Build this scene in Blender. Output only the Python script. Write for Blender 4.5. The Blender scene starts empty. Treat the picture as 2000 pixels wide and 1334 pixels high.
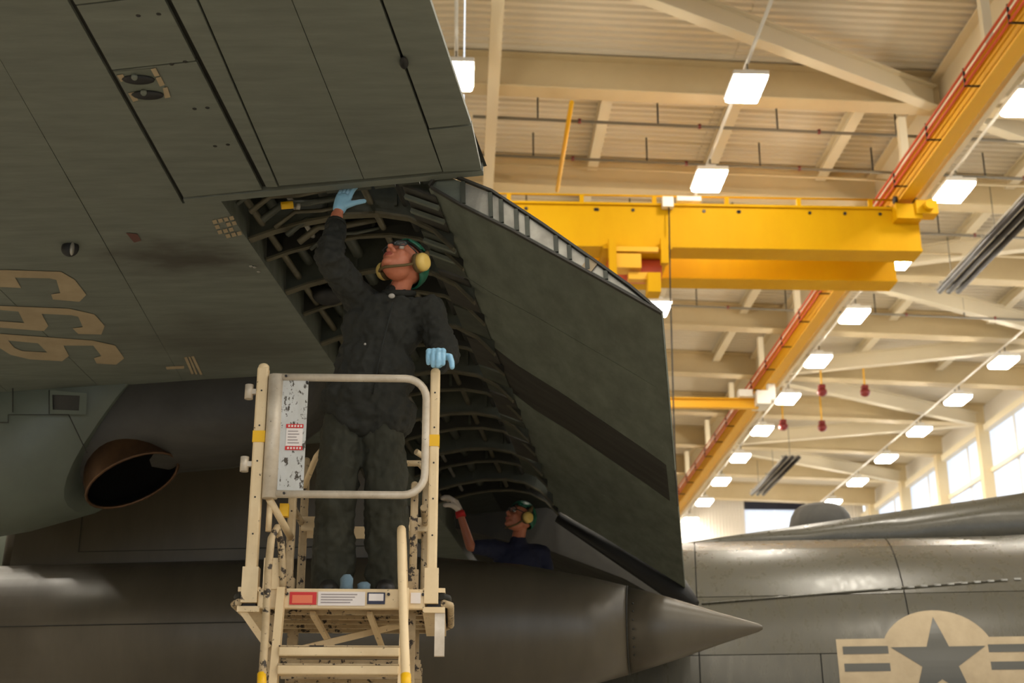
import bpy, bmesh, math, random
from mathutils import Vector, Matrix
random.seed(7)
R = math.radians
scn = bpy.context.scene
col = scn.collection

# ------------------------------------------------------------------ camera
FPX, CX, CY = 2700.0, 1000.0, 667.0
CAM = Vector((0, 0, 1.5))
RIGHT = Vector((0.99923003, -0.03923443, 0.0))
UP = Vector((-0.01265433, -0.32228282, 0.94655885))
FWD = Vector((0.0371377, 0.94583003, 0.32253116))
cd = bpy.data.cameras.new('camera')
cd.sensor_width = 36.0
cd.lens = FPX / 2000 * 36
cd.clip_end = 400
cd.dof.use_dof = True
cd.dof.focus_distance = 7.1
cd.dof.aperture_fstop = 3.2
cam = bpy.data.objects.new('camera', cd)
col.objects.link(cam)
cam.matrix_world = Matrix((
    (RIGHT.x, UP.x, -FWD.x, CAM.x), (RIGHT.y, UP.y, -FWD.y, CAM.y),
    (RIGHT.z, UP.z, -FWD.z, CAM.z), (0, 0, 0, 1)))
scn.camera = cam

# ------------------------------------------------------------------ world, exposure
wd = bpy.data.worlds.new('world')
scn.world = wd
wd.use_nodes = True
wbg = wd.node_tree.nodes['Background']
wbg.inputs[0].default_value = (0.86, 0.93, 1.0, 1)
wbg.inputs[1].default_value = 1.5
scn.view_settings.view_transform = 'Standard'
scn.view_settings.look = 'None'
scn.view_settings.gamma = 1.0
scn.view_settings.use_curve_mapping = False
scn.view_settings.exposure = 0.16
try:
    scn.cycles.max_bounces = 6
    scn.cycles.diffuse_bounces = 4
    scn.cycles.sample_clamp_indirect = 6.0
    scn.cycles.use_denoising = True
    scn.cycles.use_adaptive_sampling = True
    scn.cycles.adaptive_threshold = 0.06
except Exception:
    pass
LAMP_STRENGTH = 84.0        # emission of every lamp lens in the hangar
LAMP_COL = (1.0, 0.92, 0.78)

# lamps of the same grid that hang outside the picture: plain light objects
ROWS = [-16.6, -11.0, -5.5, -0.15, 5.37, 10.9, 16.6]
LAMP_Z = 14.5
for rx in ROWS:
    for k in range(-8, 11):
        ly = 23.0 + 4.1 * k
        if ly > 19.5 and rx > -2.0:
            continue            # these are built as fixtures further down
        if k % 2:
            continue
        ld = bpy.data.lights.new('hangar_lamp_light', 'AREA')
        ld.shape = 'RECTANGLE'
        ld.size, ld.size_y = 0.55, 0.9
        ld.color = LAMP_COL
        ld.energy = LAMP_STRENGTH * 0.5 * math.pi * 2.0
        lo = bpy.data.objects.new('hangar_lamp_light', ld)
        col.objects.link(lo)
        lo.location = (rx, ly, LAMP_Z)

# ------------------------------------------------------------------ helpers
def ray(x, y):
    d = RIGHT * (x - CX) + UP * (CY - y) + FWD * FPX
    return d / d.y
def atY(x, y, Y): return CAM + ray(x, y) * Y
def atZ(x, y, Z):
    r = ray(x, y)
    return CAM + r * ((Z - CAM.z) / r.z)

# aircraft frames: A_ aft, I_ inboard (away from the camera), N_ normal of the wing's underside
PHI, DIH, INC = R(9.9), R(3.6), R(2.5)
Zv = Vector((0, 0, 1))
IL = Vector((math.sin(PHI), math.cos(PHI), 0))
AL = Vector((math.cos(PHI), -math.sin(PHI), 0))
IW = IL * math.cos(DIH) - Zv * math.sin(DIH)
AW = AL * math.cos(INC) + Zv * math.sin(INC)
NW = AW.cross(IW).normalized()
O = Vector((-0.59693097, 6.6, 4.59205729))
def W(s, c, n=0.0): return O + IW * s + AW * c + NW * n
def L(s, c, h=0.0): return O + IL * s + AL * c + Zv * h
def wpx(x, y, n=0.0):
    r = ray(x, y); P0 = O + NW * n
    return CAM + r * ((P0 - CAM).dot(NW) / r.dot(NW))
def wsc(x, y):
    P = wpx(x, y) - O
    return P.dot(IW), P.dot(AW)

WL = {}
def wloc(o): return WL.get(o.name, Vector((0, 0, 0))) if o else Vector((0, 0, 0))
def props(o, label=None, cat=None, group=None, kind=None):
    if label: o['label'] = label
    if cat: o['category'] = cat
    if group: o['group'] = group
    if kind: o['kind'] = kind
    return o
def empty(name, loc, label=None, cat=None, group=None, kind=None):
    o = bpy.data.objects.new(name, None)
    o.empty_display_size = 0.1
    col.objects.link(o)
    o.location = loc
    WL[o.name] = Vector(loc)
    return props(o, label, cat, group, kind)
def link_mesh(name, me, mat, parent=None):
    o = bpy.data.objects.new(name, me)
    col.objects.link(o)
    if parent:
        o.parent = parent
    WL[o.name] = wloc(parent)
    if mat and not me.materials:
        me.materials.append(mat)
    return o
def copy_tree(o, loc=None, parent=None):
    c = o.copy()
    col.objects.link(c)
    c.parent = parent
    if loc is not None:
        c.location = loc
        WL[c.name] = Vector(loc)
    for ch in list(o.children):
        copy_tree(ch, None, c)
    return c

class MB:
    def __init__(self): self.v, self.f, self.sm = [], [], []
    def add(self, vs, fs, smooth=False):
        b = len(self.v)
        self.v += [Vector(p) for p in vs]
        self.f += [[b + q for q in f] for f in fs]
        self.sm += [smooth] * len(fs)
        return self
    def box(self, o, ax, ay, az):
        o, ax, ay, az = map(Vector, (o, ax, ay, az))
        vs = [o, o+ax, o+ax+ay, o+ay, o+az, o+ax+az, o+ax+ay+az, o+ay+az]
        fs = [(0,3,2,1),(4,5,6,7),(0,1,5,4),(1,2,6,5),(2,3,7,6),(3,0,4,7)]
        if ax.cross(ay).dot(az) < 0: fs = [f[::-1] for f in fs]
        return self.add(vs, fs)
    def cbox(self, c, ax, ay, az):
        c, ax, ay, az = map(Vector, (c, ax, ay, az))
        return self.box(c - (ax+ay+az) * 0.5, ax, ay, az)
    def bbox(self, x0, x1, y0, y1, z0, z1):
        return self.box((x0, y0, z0), (x1-x0, 0, 0), (0, y1-y0, 0), (0, 0, z1-z0))
    def bar(self, p0, p1, w, h, up=Zv, shift=0.0):
        p0, p1 = Vector(p0), Vector(p1)
        d = p1 - p0
        side = d.cross(up)
        if side.length < 1e-6: side = Vector((1, 0, 0))
        side.normalize()
        u = side.cross(d).normalized()
        return self.box(p0 - side*w/2 - u*h/2 + u*shift, d, side*w, u*h)
    def ibeam(self, p0, p1, dep, fl, t=0.035):
        p0, p1 = Vector(p0), Vector(p1)
        self.bar(p0, p1, fl, t, shift=t/2)
        self.bar(p0, p1, fl, t, shift=dep - t/2)
        self.bar(p0, p1, t*0.8, dep - 2*t, shift=dep/2)
        return self
    def tube(self, pts, r, n=8, caps=True, smooth=True):
        pts = [Vector(p) for p in pts]
        rs = r if isinstance(r, (list, tuple)) else [r] * len(pts)
        prev = None
        vs, fs = [], []
        for k, p in enumerate(pts):
            if k == 0: d = pts[1] - pts[0]
            elif k == len(pts) - 1: d = pts[-1] - pts[-2]
            else: d = (pts[k+1] - pts[k]).normalized() + (pts[k] - pts[k-1]).normalized()
            d.normalize()
            if prev is None:
                a = d.orthogonal().normalized()
            else:
                a = (prev - d * prev.dot(d))
                a = a.normalized() if a.length > 1e-6 else d.orthogonal().normalized()
            prev = a
            b = d.cross(a)
            for q in range(n):
                t = 2 * math.pi * q / n
                vs.append(p + (a * math.cos(t) + b * math.sin(t)) * rs[k])
        for k in range(len(pts) - 1):
            for q in range(n):
                q2 = (q + 1) % n
                fs.append((k*n+q, k*n+q2, (k+1)*n+q2, (k+1)*n+q))
        self.add(vs, fs, smooth)
        if caps:
            b = len(self.v) - len(vs)
            self.f.append([b + q for q in range(n)][::-1]); self.sm.append(False)
            self.f.append([b + (len(pts)-1)*n + q for q in range(n)]); self.sm.append(False)
        return self
    def cyl(self, p0, p1, r, n=12): return self.tube([p0, p1], r, n)
    def ell(self, c, rx, ry, rz, M=None, nu=14, nv=9):
        c = Vector(c); vs, fs = [], []
        for j in range(nv + 1):
            th = math.pi * j / nv
            for q in range(nu):
                ph = 2 * math.pi * q / nu
                p = Vector((rx*math.sin(th)*math.cos(ph), ry*math.sin(th)*math.sin(ph), rz*math.cos(th)))
                vs.append(c + (M @ p if M else p))
        for j in range(nv):
            for q in range(nu):
                q2 = (q+1) % nu
                fs.append((j*nu+q, (j+1)*nu+q, (j+1)*nu+q2, j*nu+q2))
        return self.add(vs, fs, True)
    def loft(self, rings, closed=True, caps=True, smooth=True):
        n = len(rings[0]); vs = [p for r in rings for p in r]; fs = []
        m = n if closed else n - 1
        for k in range(len(rings) - 1):
            for q in range(m):
                q2 = (q+1) % n
                fs.append((k*n+q, k*n+q2, (k+1)*n+q2, (k+1)*n+q))
        self.add(vs, fs, smooth)
        if caps and closed:
            b = len(self.v) - len(vs)
            self.f.append([b+q for q in range(n)][::-1]); self.sm.append(False)
            self.f.append([b+(len(rings)-1)*n+q for q in range(n)]); self.sm.append(False)
        return self
    def mesh(self, name, off=Vector((0, 0, 0)), fix=True):
        me = bpy.data.meshes.new(name)
        me.from_pydata([tuple(p - off) for p in self.v], [], self.f)
        if fix:
            bm = bmesh.new(); bm.from_mesh(me)
            sm = {}
            bmesh.ops.recalc_face_normals(bm, faces=bm.faces[:])
            bm.to_mesh(me); bm.free()
        me.polygons.foreach_set('use_smooth', self.sm)
        me.update()
        return me
    def build(self, name, mat, parent=None, label=None, kind=None, fix=True, bevel=0):
        me = self.mesh(name, wloc(parent), fix)
        o = link_mesh(name, me, mat, parent)
        if label: o['label'] = label
        if kind: o['kind'] = kind
        if bevel:
            m = o.modifiers.new('bevel', 'BEVEL'); m.width = bevel; m.segments = 2; m.limit_method = 'ANGLE'
        return o

def single(mb, name, mat, label, cat, group=None, kind=None):
    """a one-mesh thing, its origin at its base"""
    lo = Vector((min(p.x for p in mb.v), min(p.y for p in mb.v), min(p.z for p in mb.v)))
    hi = Vector((max(p.x for p in mb.v), max(p.y for p in mb.v), max(p.z for p in mb.v)))
    base = Vector(((lo.x+hi.x)/2, (lo.y+hi.y)/2, lo.z))
    o = link_mesh(name, mb.mesh(name, base), mat)
    o.location = base; WL[o.name] = base
    return props(o, label, cat, group, kind)

def poly_mesh(outer, inner=(), thick=None):
    """flat polygon (with holes) of 3D points -> MB"""
    bm = bmesh.new()
    es = []
    for loop in [outer] + list(inner):
        vs = [bm.verts.new(p) for p in loop]
        for k in range(len(vs)):
            es.append(bm.edges.new((vs[k], vs[(k+1) % len(vs)])))
    bmesh.ops.triangle_fill(bm, use_beauty=True, edges=es)
    bm.verts.index_update()
    m = MB()
    m.add([v.co.copy() for v in bm.verts], [[v.index for v in f.verts] for f in bm.faces])
    bm.free()
    return m

# ------------------------------------------------------------------ materials
def srgb(r, g, b):
    f = lambda c: (c/255/12.92) if c/255 <= 0.04045 else ((c/255 + 0.055)/1.055)**2.4
    return (f(r), f(g), f(b), 1)
def material(name, base, rough=0.5, metal=0.0, var=None, vscale=3.0, vamt=0.5, stretch=None,
             bump=0.0, bscale=30.0, chips=None, cscale=18.0, cthr=0.62, emit=None, estr=0.0, trans=False, wave=None):
    m = bpy.data.materials.new(name); m.use_nodes = True
    nt = m.node_tree; N = nt.nodes; K = nt.links
    b = N['Principled BSDF']
    b.inputs['Roughness'].default_value = rough
    b.inputs['Metallic'].default_value = metal
    b.inputs['Base Color'].default_value = base
    tc = N.new('ShaderNodeTexCoord')
    src = tc.outputs['Object']
    if stretch:
        mp = N.new('ShaderNodeMapping'); mp.inputs['Scale'].default_value = stretch
        K.new(src, mp.inputs['Vector']); ssrc = mp.outputs['Vector']
    else: ssrc = src
    colout = None
    if var:
        nz = N.new('ShaderNodeTexNoise'); nz.inputs['Scale'].default_value = vscale; nz.inputs['Detail'].default_value = 6
        nz.inputs['Roughness'].default_value = 0.65
        K.new(ssrc, nz.inputs['Vector'])
        rp = N.new('ShaderNodeValToRGB'); rp.color_ramp.elements[0].position = 0.5 - vamt/2; rp.color_ramp.elements[1].position = 0.5 + vamt/2
        rp.color_ramp.elements[0].color = var; rp.color_ramp.elements[1].color = base
        K.new(nz.outputs['Fac'], rp.inputs['Fac']); colout = rp.outputs['Color']
        mr = N.new('ShaderNodeMapRange'); mr.inputs['To Min'].default_value = min(1, rough + 0.15); mr.inputs['To Max'].default_value = max(0, rough - 0.1)
        K.new(nz.outputs['Fac'], mr.inputs['Value']); K.new(mr.outputs['Result'], b.inputs['Roughness'])
    if chips:
        nz = N.new('ShaderNodeTexNoise'); nz.inputs['Scale'].default_value = cscale; nz.inputs['Detail'].default_value = 8
        nz.inputs['Roughness'].default_value = 0.7
        K.new(ssrc, nz.inputs['Vector'])
        rp = N.new('ShaderNodeValToRGB'); rp.color_ramp.elements[0].position = cthr; rp.color_ramp.elements[1].position = cthr + 0.02
        K.new(nz.outputs['Fac'], rp.inputs['Fac'])
        mx = N.new('ShaderNodeMix'); mx.data_type = 'RGBA'
        K.new(rp.outputs['Color'], mx.inputs['Factor'])
        if colout: K.new(colout, mx.inputs['A'])
        else: mx.inputs['A'].default_value = base
        mx.inputs['B'].default_value = chips
        colout = mx.outputs['Result']
    if colout: K.new(colout, b.inputs['Base Color'])
    if wave:
        wv = N.new('ShaderNodeTexWave'); wv.wave_type = 'BANDS'; wv.bands_direction = wave[0]
        wv.inputs['Scale'].default_value = wave[1]
        K.new(src, wv.inputs['Vector'])
        bp = N.new('ShaderNodeBump'); bp.inputs['Strength'].default_value = wave[2]; bp.inputs['Distance'].default_value = wave[3]
        K.new(wv.outputs['Fac'], bp.inputs['Height']); K.new(bp.outputs['Normal'], b.inputs['Normal'])
    elif bump:
        nb = N.new('ShaderNodeTexNoise'); nb.inputs['Scale'].default_value = bscale; nb.inputs['Detail'].default_value = 4
        K.new(ssrc, nb.inputs['Vector'])
        bp = N.new('ShaderNodeBump'); bp.inputs['Strength'].default_value = bump; bp.inputs['Distance'].default_value = 0.02
        K.new(nb.outputs['Fac'], bp.inputs['Height']); K.new(bp.outputs['Normal'], b.inputs['Normal'])
    if emit:
        b.inputs['Emission Color'].default_value = emit; b.inputs['Emission Strength'].default_value = estr
    if trans:
        tr = N.new('ShaderNodeBsdfTranslucent'); tr.inputs['Color'].default_value = base
        ms = N.new('ShaderNodeMixShader'); ms.inputs[0].default_value = 0.25
        K.new(tr.outputs[0], ms.inputs[1]); K.new(b.outputs[0], ms.inputs[2])
        K.new(ms.outputs[0], N['Material Output'].inputs['Surface'])
    return m

M = {}
M['skin_grey'] = material('aircraft_grey_paint', srgb(112,117,108), 0.5, 0, srgb(94,98,90), 2.2, 0.5, (1.2, 7, 1.2), bump=0.03, bscale=6)
def add_stain(m, centre, axes, colour, amt):
    """oil and soot smear of its own shape around a point of the skin"""
    nt = m.node_tree; N = nt.nodes; K = nt.links; b = N['Principled BSDF']
    g = N.new('ShaderNodeNewGeometry'); sb = N.new('ShaderNodeVectorMath'); sb.operation = 'SUBTRACT'; sb.inputs[1].default_value = centre
    K.new(g.outputs['Position'], sb.inputs[0])
    ml = N.new('ShaderNodeVectorMath'); ml.operation = 'MULTIPLY'; ml.inputs[1].default_value = axes
    K.new(sb.outputs[0], ml.inputs[0])
    ln = N.new('ShaderNodeVectorMath'); ln.operation = 'LENGTH'; K.new(ml.outputs[0], ln.inputs[0])
    nz = N.new('ShaderNodeTexNoise'); nz.inputs['Scale'].default_value = 1.6; nz.inputs['Detail'].default_value = 8
    K.new(ml.outputs[0], nz.inputs['Vector'])
    ad = N.new('ShaderNodeMath'); ad.operation = 'MULTIPLY_ADD'; ad.inputs[1].default_value = 1.9; K.new(nz.outputs['Fac'], ad.inputs[0]); ad.inputs[2].default_value = -.95
    su = N.new('ShaderNodeMath'); su.operation = 'ADD'; K.new(ad.outputs[0], su.inputs[0]); K.new(ln.outputs['Value'], su.inputs[1])
    rp = N.new('ShaderNodeMapRange'); rp.inputs['From Min'].default_value = .25; rp.inputs['From Max'].default_value = 1.1
    rp.inputs['To Min'].default_value = amt; rp.inputs['To Max'].default_value = 0; K.new(su.outputs[0], rp.inputs['Value'])
    mx = N.new('ShaderNodeMix'); mx.data_type = 'RGBA'; K.new(rp.outputs[0], mx.inputs['Factor'])
    old = b.inputs['Base Color'].links[0].from_socket
    K.new(old, mx.inputs['A']); mx.inputs['B'].default_value = colour; K.new(mx.outputs['Result'], b.inputs['Base Color'])
_c = W(.62, -1.12); add_stain(M['skin_grey'], tuple(_c), (2.1, 4.2, 1.0), srgb(56,50,42), .8)
_c = W(1.9, -1.3); add_stain(M['skin_grey'], tuple(_c), (1.3, 1.9, 1.0), srgb(66,62,52), .55)
M['skin_dark'] = material('aircraft_soot_and_shade_paint', srgb(62,60,54), 0.55, 0, srgb(40,38,34), 2.0, 0.6, (1, 5, 1))  # soot on the flap; on the root fillet its darkness stands in for shade
M['flap_grey'] = material('flap_grey_paint', srgb(112,119,108), 0.48, 0, srgb(84,88,79), 2.5, 0.5, (1.2, 1.2, 5), bump=0.04, bscale=5)
M['nac_grey'] = material('nacelle_grey_paint', srgb(96,104,93), 0.42, 0, srgb(82,88,79), 2, 0.6)
M['fus_grey'] = material('fuselage_gloss_paint', srgb(76,73,61), 0.27, 0, srgb(56,54,46), 1.6, 0.7, (6, 6, 0.5))
M['tank_grey'] = material('tank_paint', srgb(86,79,66), 0.36, 0, srgb(66,60,49), 1.2, 0.7, (3, 1, 0.8), bump=0.03, bscale=3)
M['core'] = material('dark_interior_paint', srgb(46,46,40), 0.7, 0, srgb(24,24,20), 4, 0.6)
M['rib_metal'] = material('zinc_chromate_rib', srgb(104,99,80), 0.45, 0.2, srgb(62,58,46), 6, 0.6)
M['well_panel'] = material('well_panel_grey', srgb(78,82,72), 0.5, 0.1, srgb(48,50,44), 5, 0.6)
M['bare_metal'] = material('bare_aluminium', srgb(176,174,165), 0.4, 0.5, srgb(130,126,118), 7, 0.6)
M['burnt'] = material('heat_tinted_steel', srgb(112,82,56), 0.38, 0.7, srgb(50,36,27), 4, 0.7)
M['black'] = material('black_rubber', srgb(20,20,20), 0.6)
M['soot'] = material('exhaust_soot_and_shade', srgb(7,7,7), 1.0)  # sooty lining, also the shade painted inside the exhaust opening
M['soot'].node_tree.nodes['Principled BSDF'].inputs['Specular IOR Level'].default_value = 0.05
M['rag_blue'] = material('dull_blue_cloth', srgb(112,138,156), 0.9, 0, srgb(92,114,130), 20, 0.6)
M['seam'] = material('dark_seam_filler', srgb(34,33,28), 0.7)  # dark tone of panel joints and screw heads
M['mark_tan'] = material('tan_stencil_paint', srgb(170,153,124), 0.6, 0, srgb(146,130,104), 5, 0.6)
M['mark_grey'] = material('insignia_grey_paint', srgb(58,58,53), 0.3)
M['mark_red'] = material('red_stencil_paint', srgb(92,58,50), 0.6)
M['cream'] = material('cream_steel_paint', srgb(214,196,156), 0.55, 0, srgb(198,178,138), 0.8, 0.6)
M['cream_light'] = material('light_cream_paint', srgb(222,210,182), 0.5)
M['deck'] = material('corrugated_deck', srgb(226,216,196), 0.55, 0.0, srgb(214,204,184), 0.4, 0.6)
M['yellow'] = material('crane_yellow_paint', srgb(216,166,0), 0.6, 0, srgb(202,148,0), 0.8, 0.6, (1, 1, 0.3))
for _k in ('yellow',): M[_k].node_tree.nodes['Principled BSDF'].inputs['Specular IOR Level'].default_value = 0.15
M['rail_yellow'] = material('runway_yellow_paint', srgb(228,170,10), 0.5)
M['red_bar'] = material('orange_conductor_bar', srgb(206,84,48), 0.5)
M['pipe'] = material('grey_pipe', srgb(120,112,96), 0.5)
M['white'] = material('white_painted_metal', srgb(226,222,212), 0.45)
M['lens'] = material('lamp_lens', (1, 1, 1, 1), 0.4, emit=LAMP_COL + (1,), estr=LAMP_STRENGTH)
M['heater_dark'] = material('heater_tube_black', srgb(44,40,38), 0.5, 0.3)
M['heater_reflector'] = material('heater_reflector', srgb(206,206,206), 0.25, 0.8)
M['concrete'] = material('polished_concrete', srgb(180,174,162), 0.25, 0, srgb(156,150,138), 0.5, 0.6)
M['wall'] = material('metal_wall_sheet', srgb(214,206,192), 0.55, 0, wave=('X', 2.0, 0.6, 0.04))
M['pane'] = material('translucent_panel', (0.9, 0.93, 1.0, 1), 0.4, trans=True)
M['dark_pane'] = material('dark_strip_window', srgb(36,40,56), 0.15)
M['bell_red'] = material('dark_red_enamel', srgb(120,30,30), 0.4)
M['stand'] = material('chipped_cream_paint', srgb(236,215,176), 0.5, 0, srgb(214,188,146), 5, 0.6, chips=srgb(66,52,38), cscale=24, cthr=0.635)
M['stand_rusty'] = material('worn_cream_paint', srgb(206,186,150), 0.6, 0, srgb(150,126,92), 6, 0.7, chips=srgb(52,42,32), cscale=20, cthr=0.56)
M['gate'] = material('worn_aluminium_tube', srgb(226,216,200), 0.4, 0.15, srgb(178,164,144), 9, 0.6, chips=srgb(92,78,62), cscale=40, cthr=0.66)
M['gate_plate'] = material('scratched_white_plate', srgb(206,208,208), 0.5, 0, srgb(186,186,182), 6, 0.5, (1.6, 1, 0.9), chips=srgb(70,62,50), cscale=22, cthr=0.565)
M['tape'] = material('yellow_tape', srgb(236,184,8), 0.5)
M['label_white'] = material('white_label', srgb(232,224,220), 0.5)
M['label_red'] = material('red_label', srgb(206,40,38), 0.5)
M['label_orange'] = material('orange_label_print', srgb(232,120,84), 0.5)
M['label_blue'] = material('navy_label', srgb(34,38,66), 0.5)
M['label_grey'] = material('grey_print', srgb(150,140,140), 0.5)
M['coverall'] = material('black_green_cloth', srgb(40,41,36), 0.85, 0, srgb(31,32,28), 6, 0.6, bump=0.35, bscale=14)
M['trouser'] = material('dark_olive_cloth', srgb(54,54,42), 0.85, 0, srgb(42,43,34), 6, 0.6, bump=0.35, bscale=12)
M['skin'] = material('skin', srgb(196,122,92), 0.5, 0, srgb(184,108,80), 12, 0.6)
M['skin2'] = material('tanned_skin', srgb(178,108,78), 0.5)
M['lips'] = material('lips', srgb(160,78,66), 0.5)
M['hair'] = material('dark_hair', srgb(40,30,24), 0.7)
M['glove_blue'] = material('blue_nitrile', srgb(140,190,222), 0.4, bump=0.2, bscale=40)
M['glove_white'] = material('white_work_glove', srgb(210,196,180), 0.8, bump=0.3, bscale=30)
M['cuff_red'] = material('red_knit_cuff', srgb(190,36,36), 0.8)
M['cranial_green'] = material('green_cranial_shell', srgb(20,92,70), 0.45)
M['cranial_black'] = material('cranial_webbing', srgb(26,30,28), 0.8)
M['cranial_brown'] = material('cranial_brown_pad', srgb(96,78,44), 0.8)
M['muff_yellow'] = material('muff_yellow_shell', srgb(222,190,104), 0.45)
M['goggle_frame'] = material('dark_goggle_frame', srgb(40,40,42), 0.3)
M['goggle_lens'] = material('goggle_lens', srgb(190,196,200), 0.08)
bs = M['goggle_lens'].node_tree.nodes['Principled BSDF']
bs.inputs['Transmission Weight'].default_value = 0.85
bs.inputs['IOR'].default_value = 1.1
M['navy'] = material('navy_tee', srgb(30,34,58), 0.85, bump=0.3, bscale=14)
M['boot'] = material('black_boot', srgb(28,26,24), 0.5)
M['button'] = material('pale_badge', srgb(170,166,160), 0.5)
M['eye'] = material('eye', srgb(210,204,196), 0.3)
M['iris'] = material('iris', srgb(40,30,26), 0.3)
M['door_white'] = material('white_door', srgb(230,228,222), 0.5)

# ================================================================== the hangar
XR, XL, YB, YF = 19.5, -22.0, 65.0, -32.0
def zroof(x): return 15.55 - 0.030 * (x - 5.0) if x > 0.0 else 15.7 + 0.030 * x
def single_struct(mb, name, mat):
    o = mb.build(name, mat); o['kind'] = 'structure'; return o

fl = MB().bbox(XL - 1, XR + 1, YF - 6, YB + 1, -0.3, 0)
single_struct(fl, 'floor', M['concrete'])
wb = MB()
wb.bbox(XL, 13.72, YB, YB + 0.2, 0, 17).bbox(16.7, XR, YB, YB + 0.2, 0, 17)
wb.bbox(13.72, 16.7, YB, YB + 0.2, 0, 13.3).bbox(13.72, 16.7, YB, YB + 0.2, 15.75, 17)
single_struct(wb, 'wall_back', M['wall'])
single_struct(MB().bbox(XL - 0.2, XL, YF, YB + .2, 0, 17), 'wall_left', M['wall'])

wn = empty('window_1', (15.2, YB, 13.3)); wn['kind'] = 'structure'
for k in range(2):
    MB().bbox(13.74 + 1.48*k, 15.19 + 1.48*k, YB + .06, YB + .1, 13.32, 15.3).build('pane', M['pane'], wn)
MB().bbox(13.72, 16.7, YB + .02, YB + .14, 15.3, 15.74).build('blind', M['dark_pane'], wn)

# cross beams, deck and longitudinal beams hang together as the ceiling
ceil = empty('ceiling', (0, 30, 15.5)); ceil['kind'] = 'structure'
KY = [25.45 + 4.69 * k for k in range(-2, 9)]
BD = 0.80
for y in KY:
    MB().ibeam((0, y, zroof(0.01)), (XR, y, zroof(XR)), BD, 0.46).build('roof_beam', M['cream'], ceil)
    MB().ibeam((XL, y, zroof(XL)), (0, y, zroof(0)), BD, 0.46).build('roof_beam', M['cream'], ceil)
ys = [YF] + KY + [YB]
def deck_panel(p, q, a, b):
    """trapezoidal sheet, ribs running across the hangar"""
    zp, zq = zroof(p) + BD, zroof(q) + BD
    prof = []
    y = a
    while y < b - .05:
        for dy, dz in ((0, 0), (.09, 0), (.12, .06), (.21, .06)):
            if y + dy < b: prof.append((y + dy, dz))
        y += .24
    prof.append((b, 0))
    m = MB()
    vs = [(p, y, zp + dz) for y, dz in prof] + [(q, y, zq + dz) for y, dz in prof]
    n = len(prof)
    m.add(vs, [(k, k+1, n+k+1, n+k) for k in range(n-1)])
    m.bbox(min(p, q), max(p, q), a, b, max(zp, zq) + .09, max(zp, zq) + .12)
    m.build('deck_panel', M['deck'], ceil, fix=False)
for a, b in zip(ys[:-1], ys[1:]):
    if b - a > 10:
        deck_panel(0.0, XR + .4, a, b); deck_panel(XL - .2, 0.0, a, b); continue
    xs = [0.012, 5.59, 5.602, 11.19, 11.202, 15.99, 16.002, XR + 0.4]
    for p, q in zip(xs[0::2], xs[1::2]): deck_panel(p, q, a, b)
    deck_panel(XL - .2, -.012, a, b)
# longitudinal members
MB().ibeam((0.6, 14, zroof(.6) - .25), (0.6, YB, zroof(.6) - .25), 0.35, 0.24).build('roof_girder', M['cream_light'], ceil)
MB().ibeam((10.0, 14, zroof(10) - .22), (10.0, YB, zroof(10) - .22), 0.9, 0.42).build('roof_girder', M['cream_light'], ceil)
# joists between the first beams, under the deck
for x in (3.1, 5.9, 8.6, 13.2, 16.2):
    for k in range(2, 6):
        MB().ibeam((x, KY[k] + .2, zroof(x) + .45), (x, KY[k+1] - .2, zroof(x) + .45), 0.34, 0.24).build('joist', M['cream_light'], ceil)
# plan bracing
def brace(p, q, dep=.5, fl=.26):
    MB().ibeam((p[0], p[1], zroof(p[0]) - .02), (q[0], q[1], zroof(q[0]) - .02), dep, fl).build('brace', M['cream_light'], ceil)
yk = lambda k: 25.45 + 4.69 * k
brace((9.8, yk(0) - .1), (0.7, yk(-1) - .3))
for k in (0, 2, 4, 6):
    for d in (-1, 1):
        if 25.45 + 4.69*(k + d) < YB:
            brace((10.2, yk(k) + .15 * d), (XR - .3, yk(k + d)))
# sprinkler pipes with hangers
for y, z in ((26.6, 15.55), (28.4, 15.55), (31.6, 15.5), (37.2, 15.4)):
    m = MB().tube([(0.2, y, z + .12), (XR - 1, y, z - .42)], 0.035, 8)
    p = m.build('sprinkler_pipe', M['pipe'], ceil)
    for q in range(7):
        x = 1.6 + 2.6 * q
        zz = z + .12 - .0289 * x
        MB().cyl((x, y, zz), (x, y, zz + .62), 0.018, 6).build('pipe_hanger', M['heater_dark'], p)
        MB().cyl((x + .9, y, zz - .06), (x + .9, y, zz + .03), 0.04, 8).build('sprinkler_head', M['bell_red'], p)
MB().tube([(2.25, 25.6, 15.52), (2.25, 29.9, 15.5)], 0.05, 8).build('gas_pipe', M['rail_yellow'], ceil)
for y in (29.0, 33.2):
    MB().tube([(0.2, y, 15.75), (XR - 1, y, 15.25)], 0.03, 6).build('conduit', M['cream'], ceil)

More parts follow.
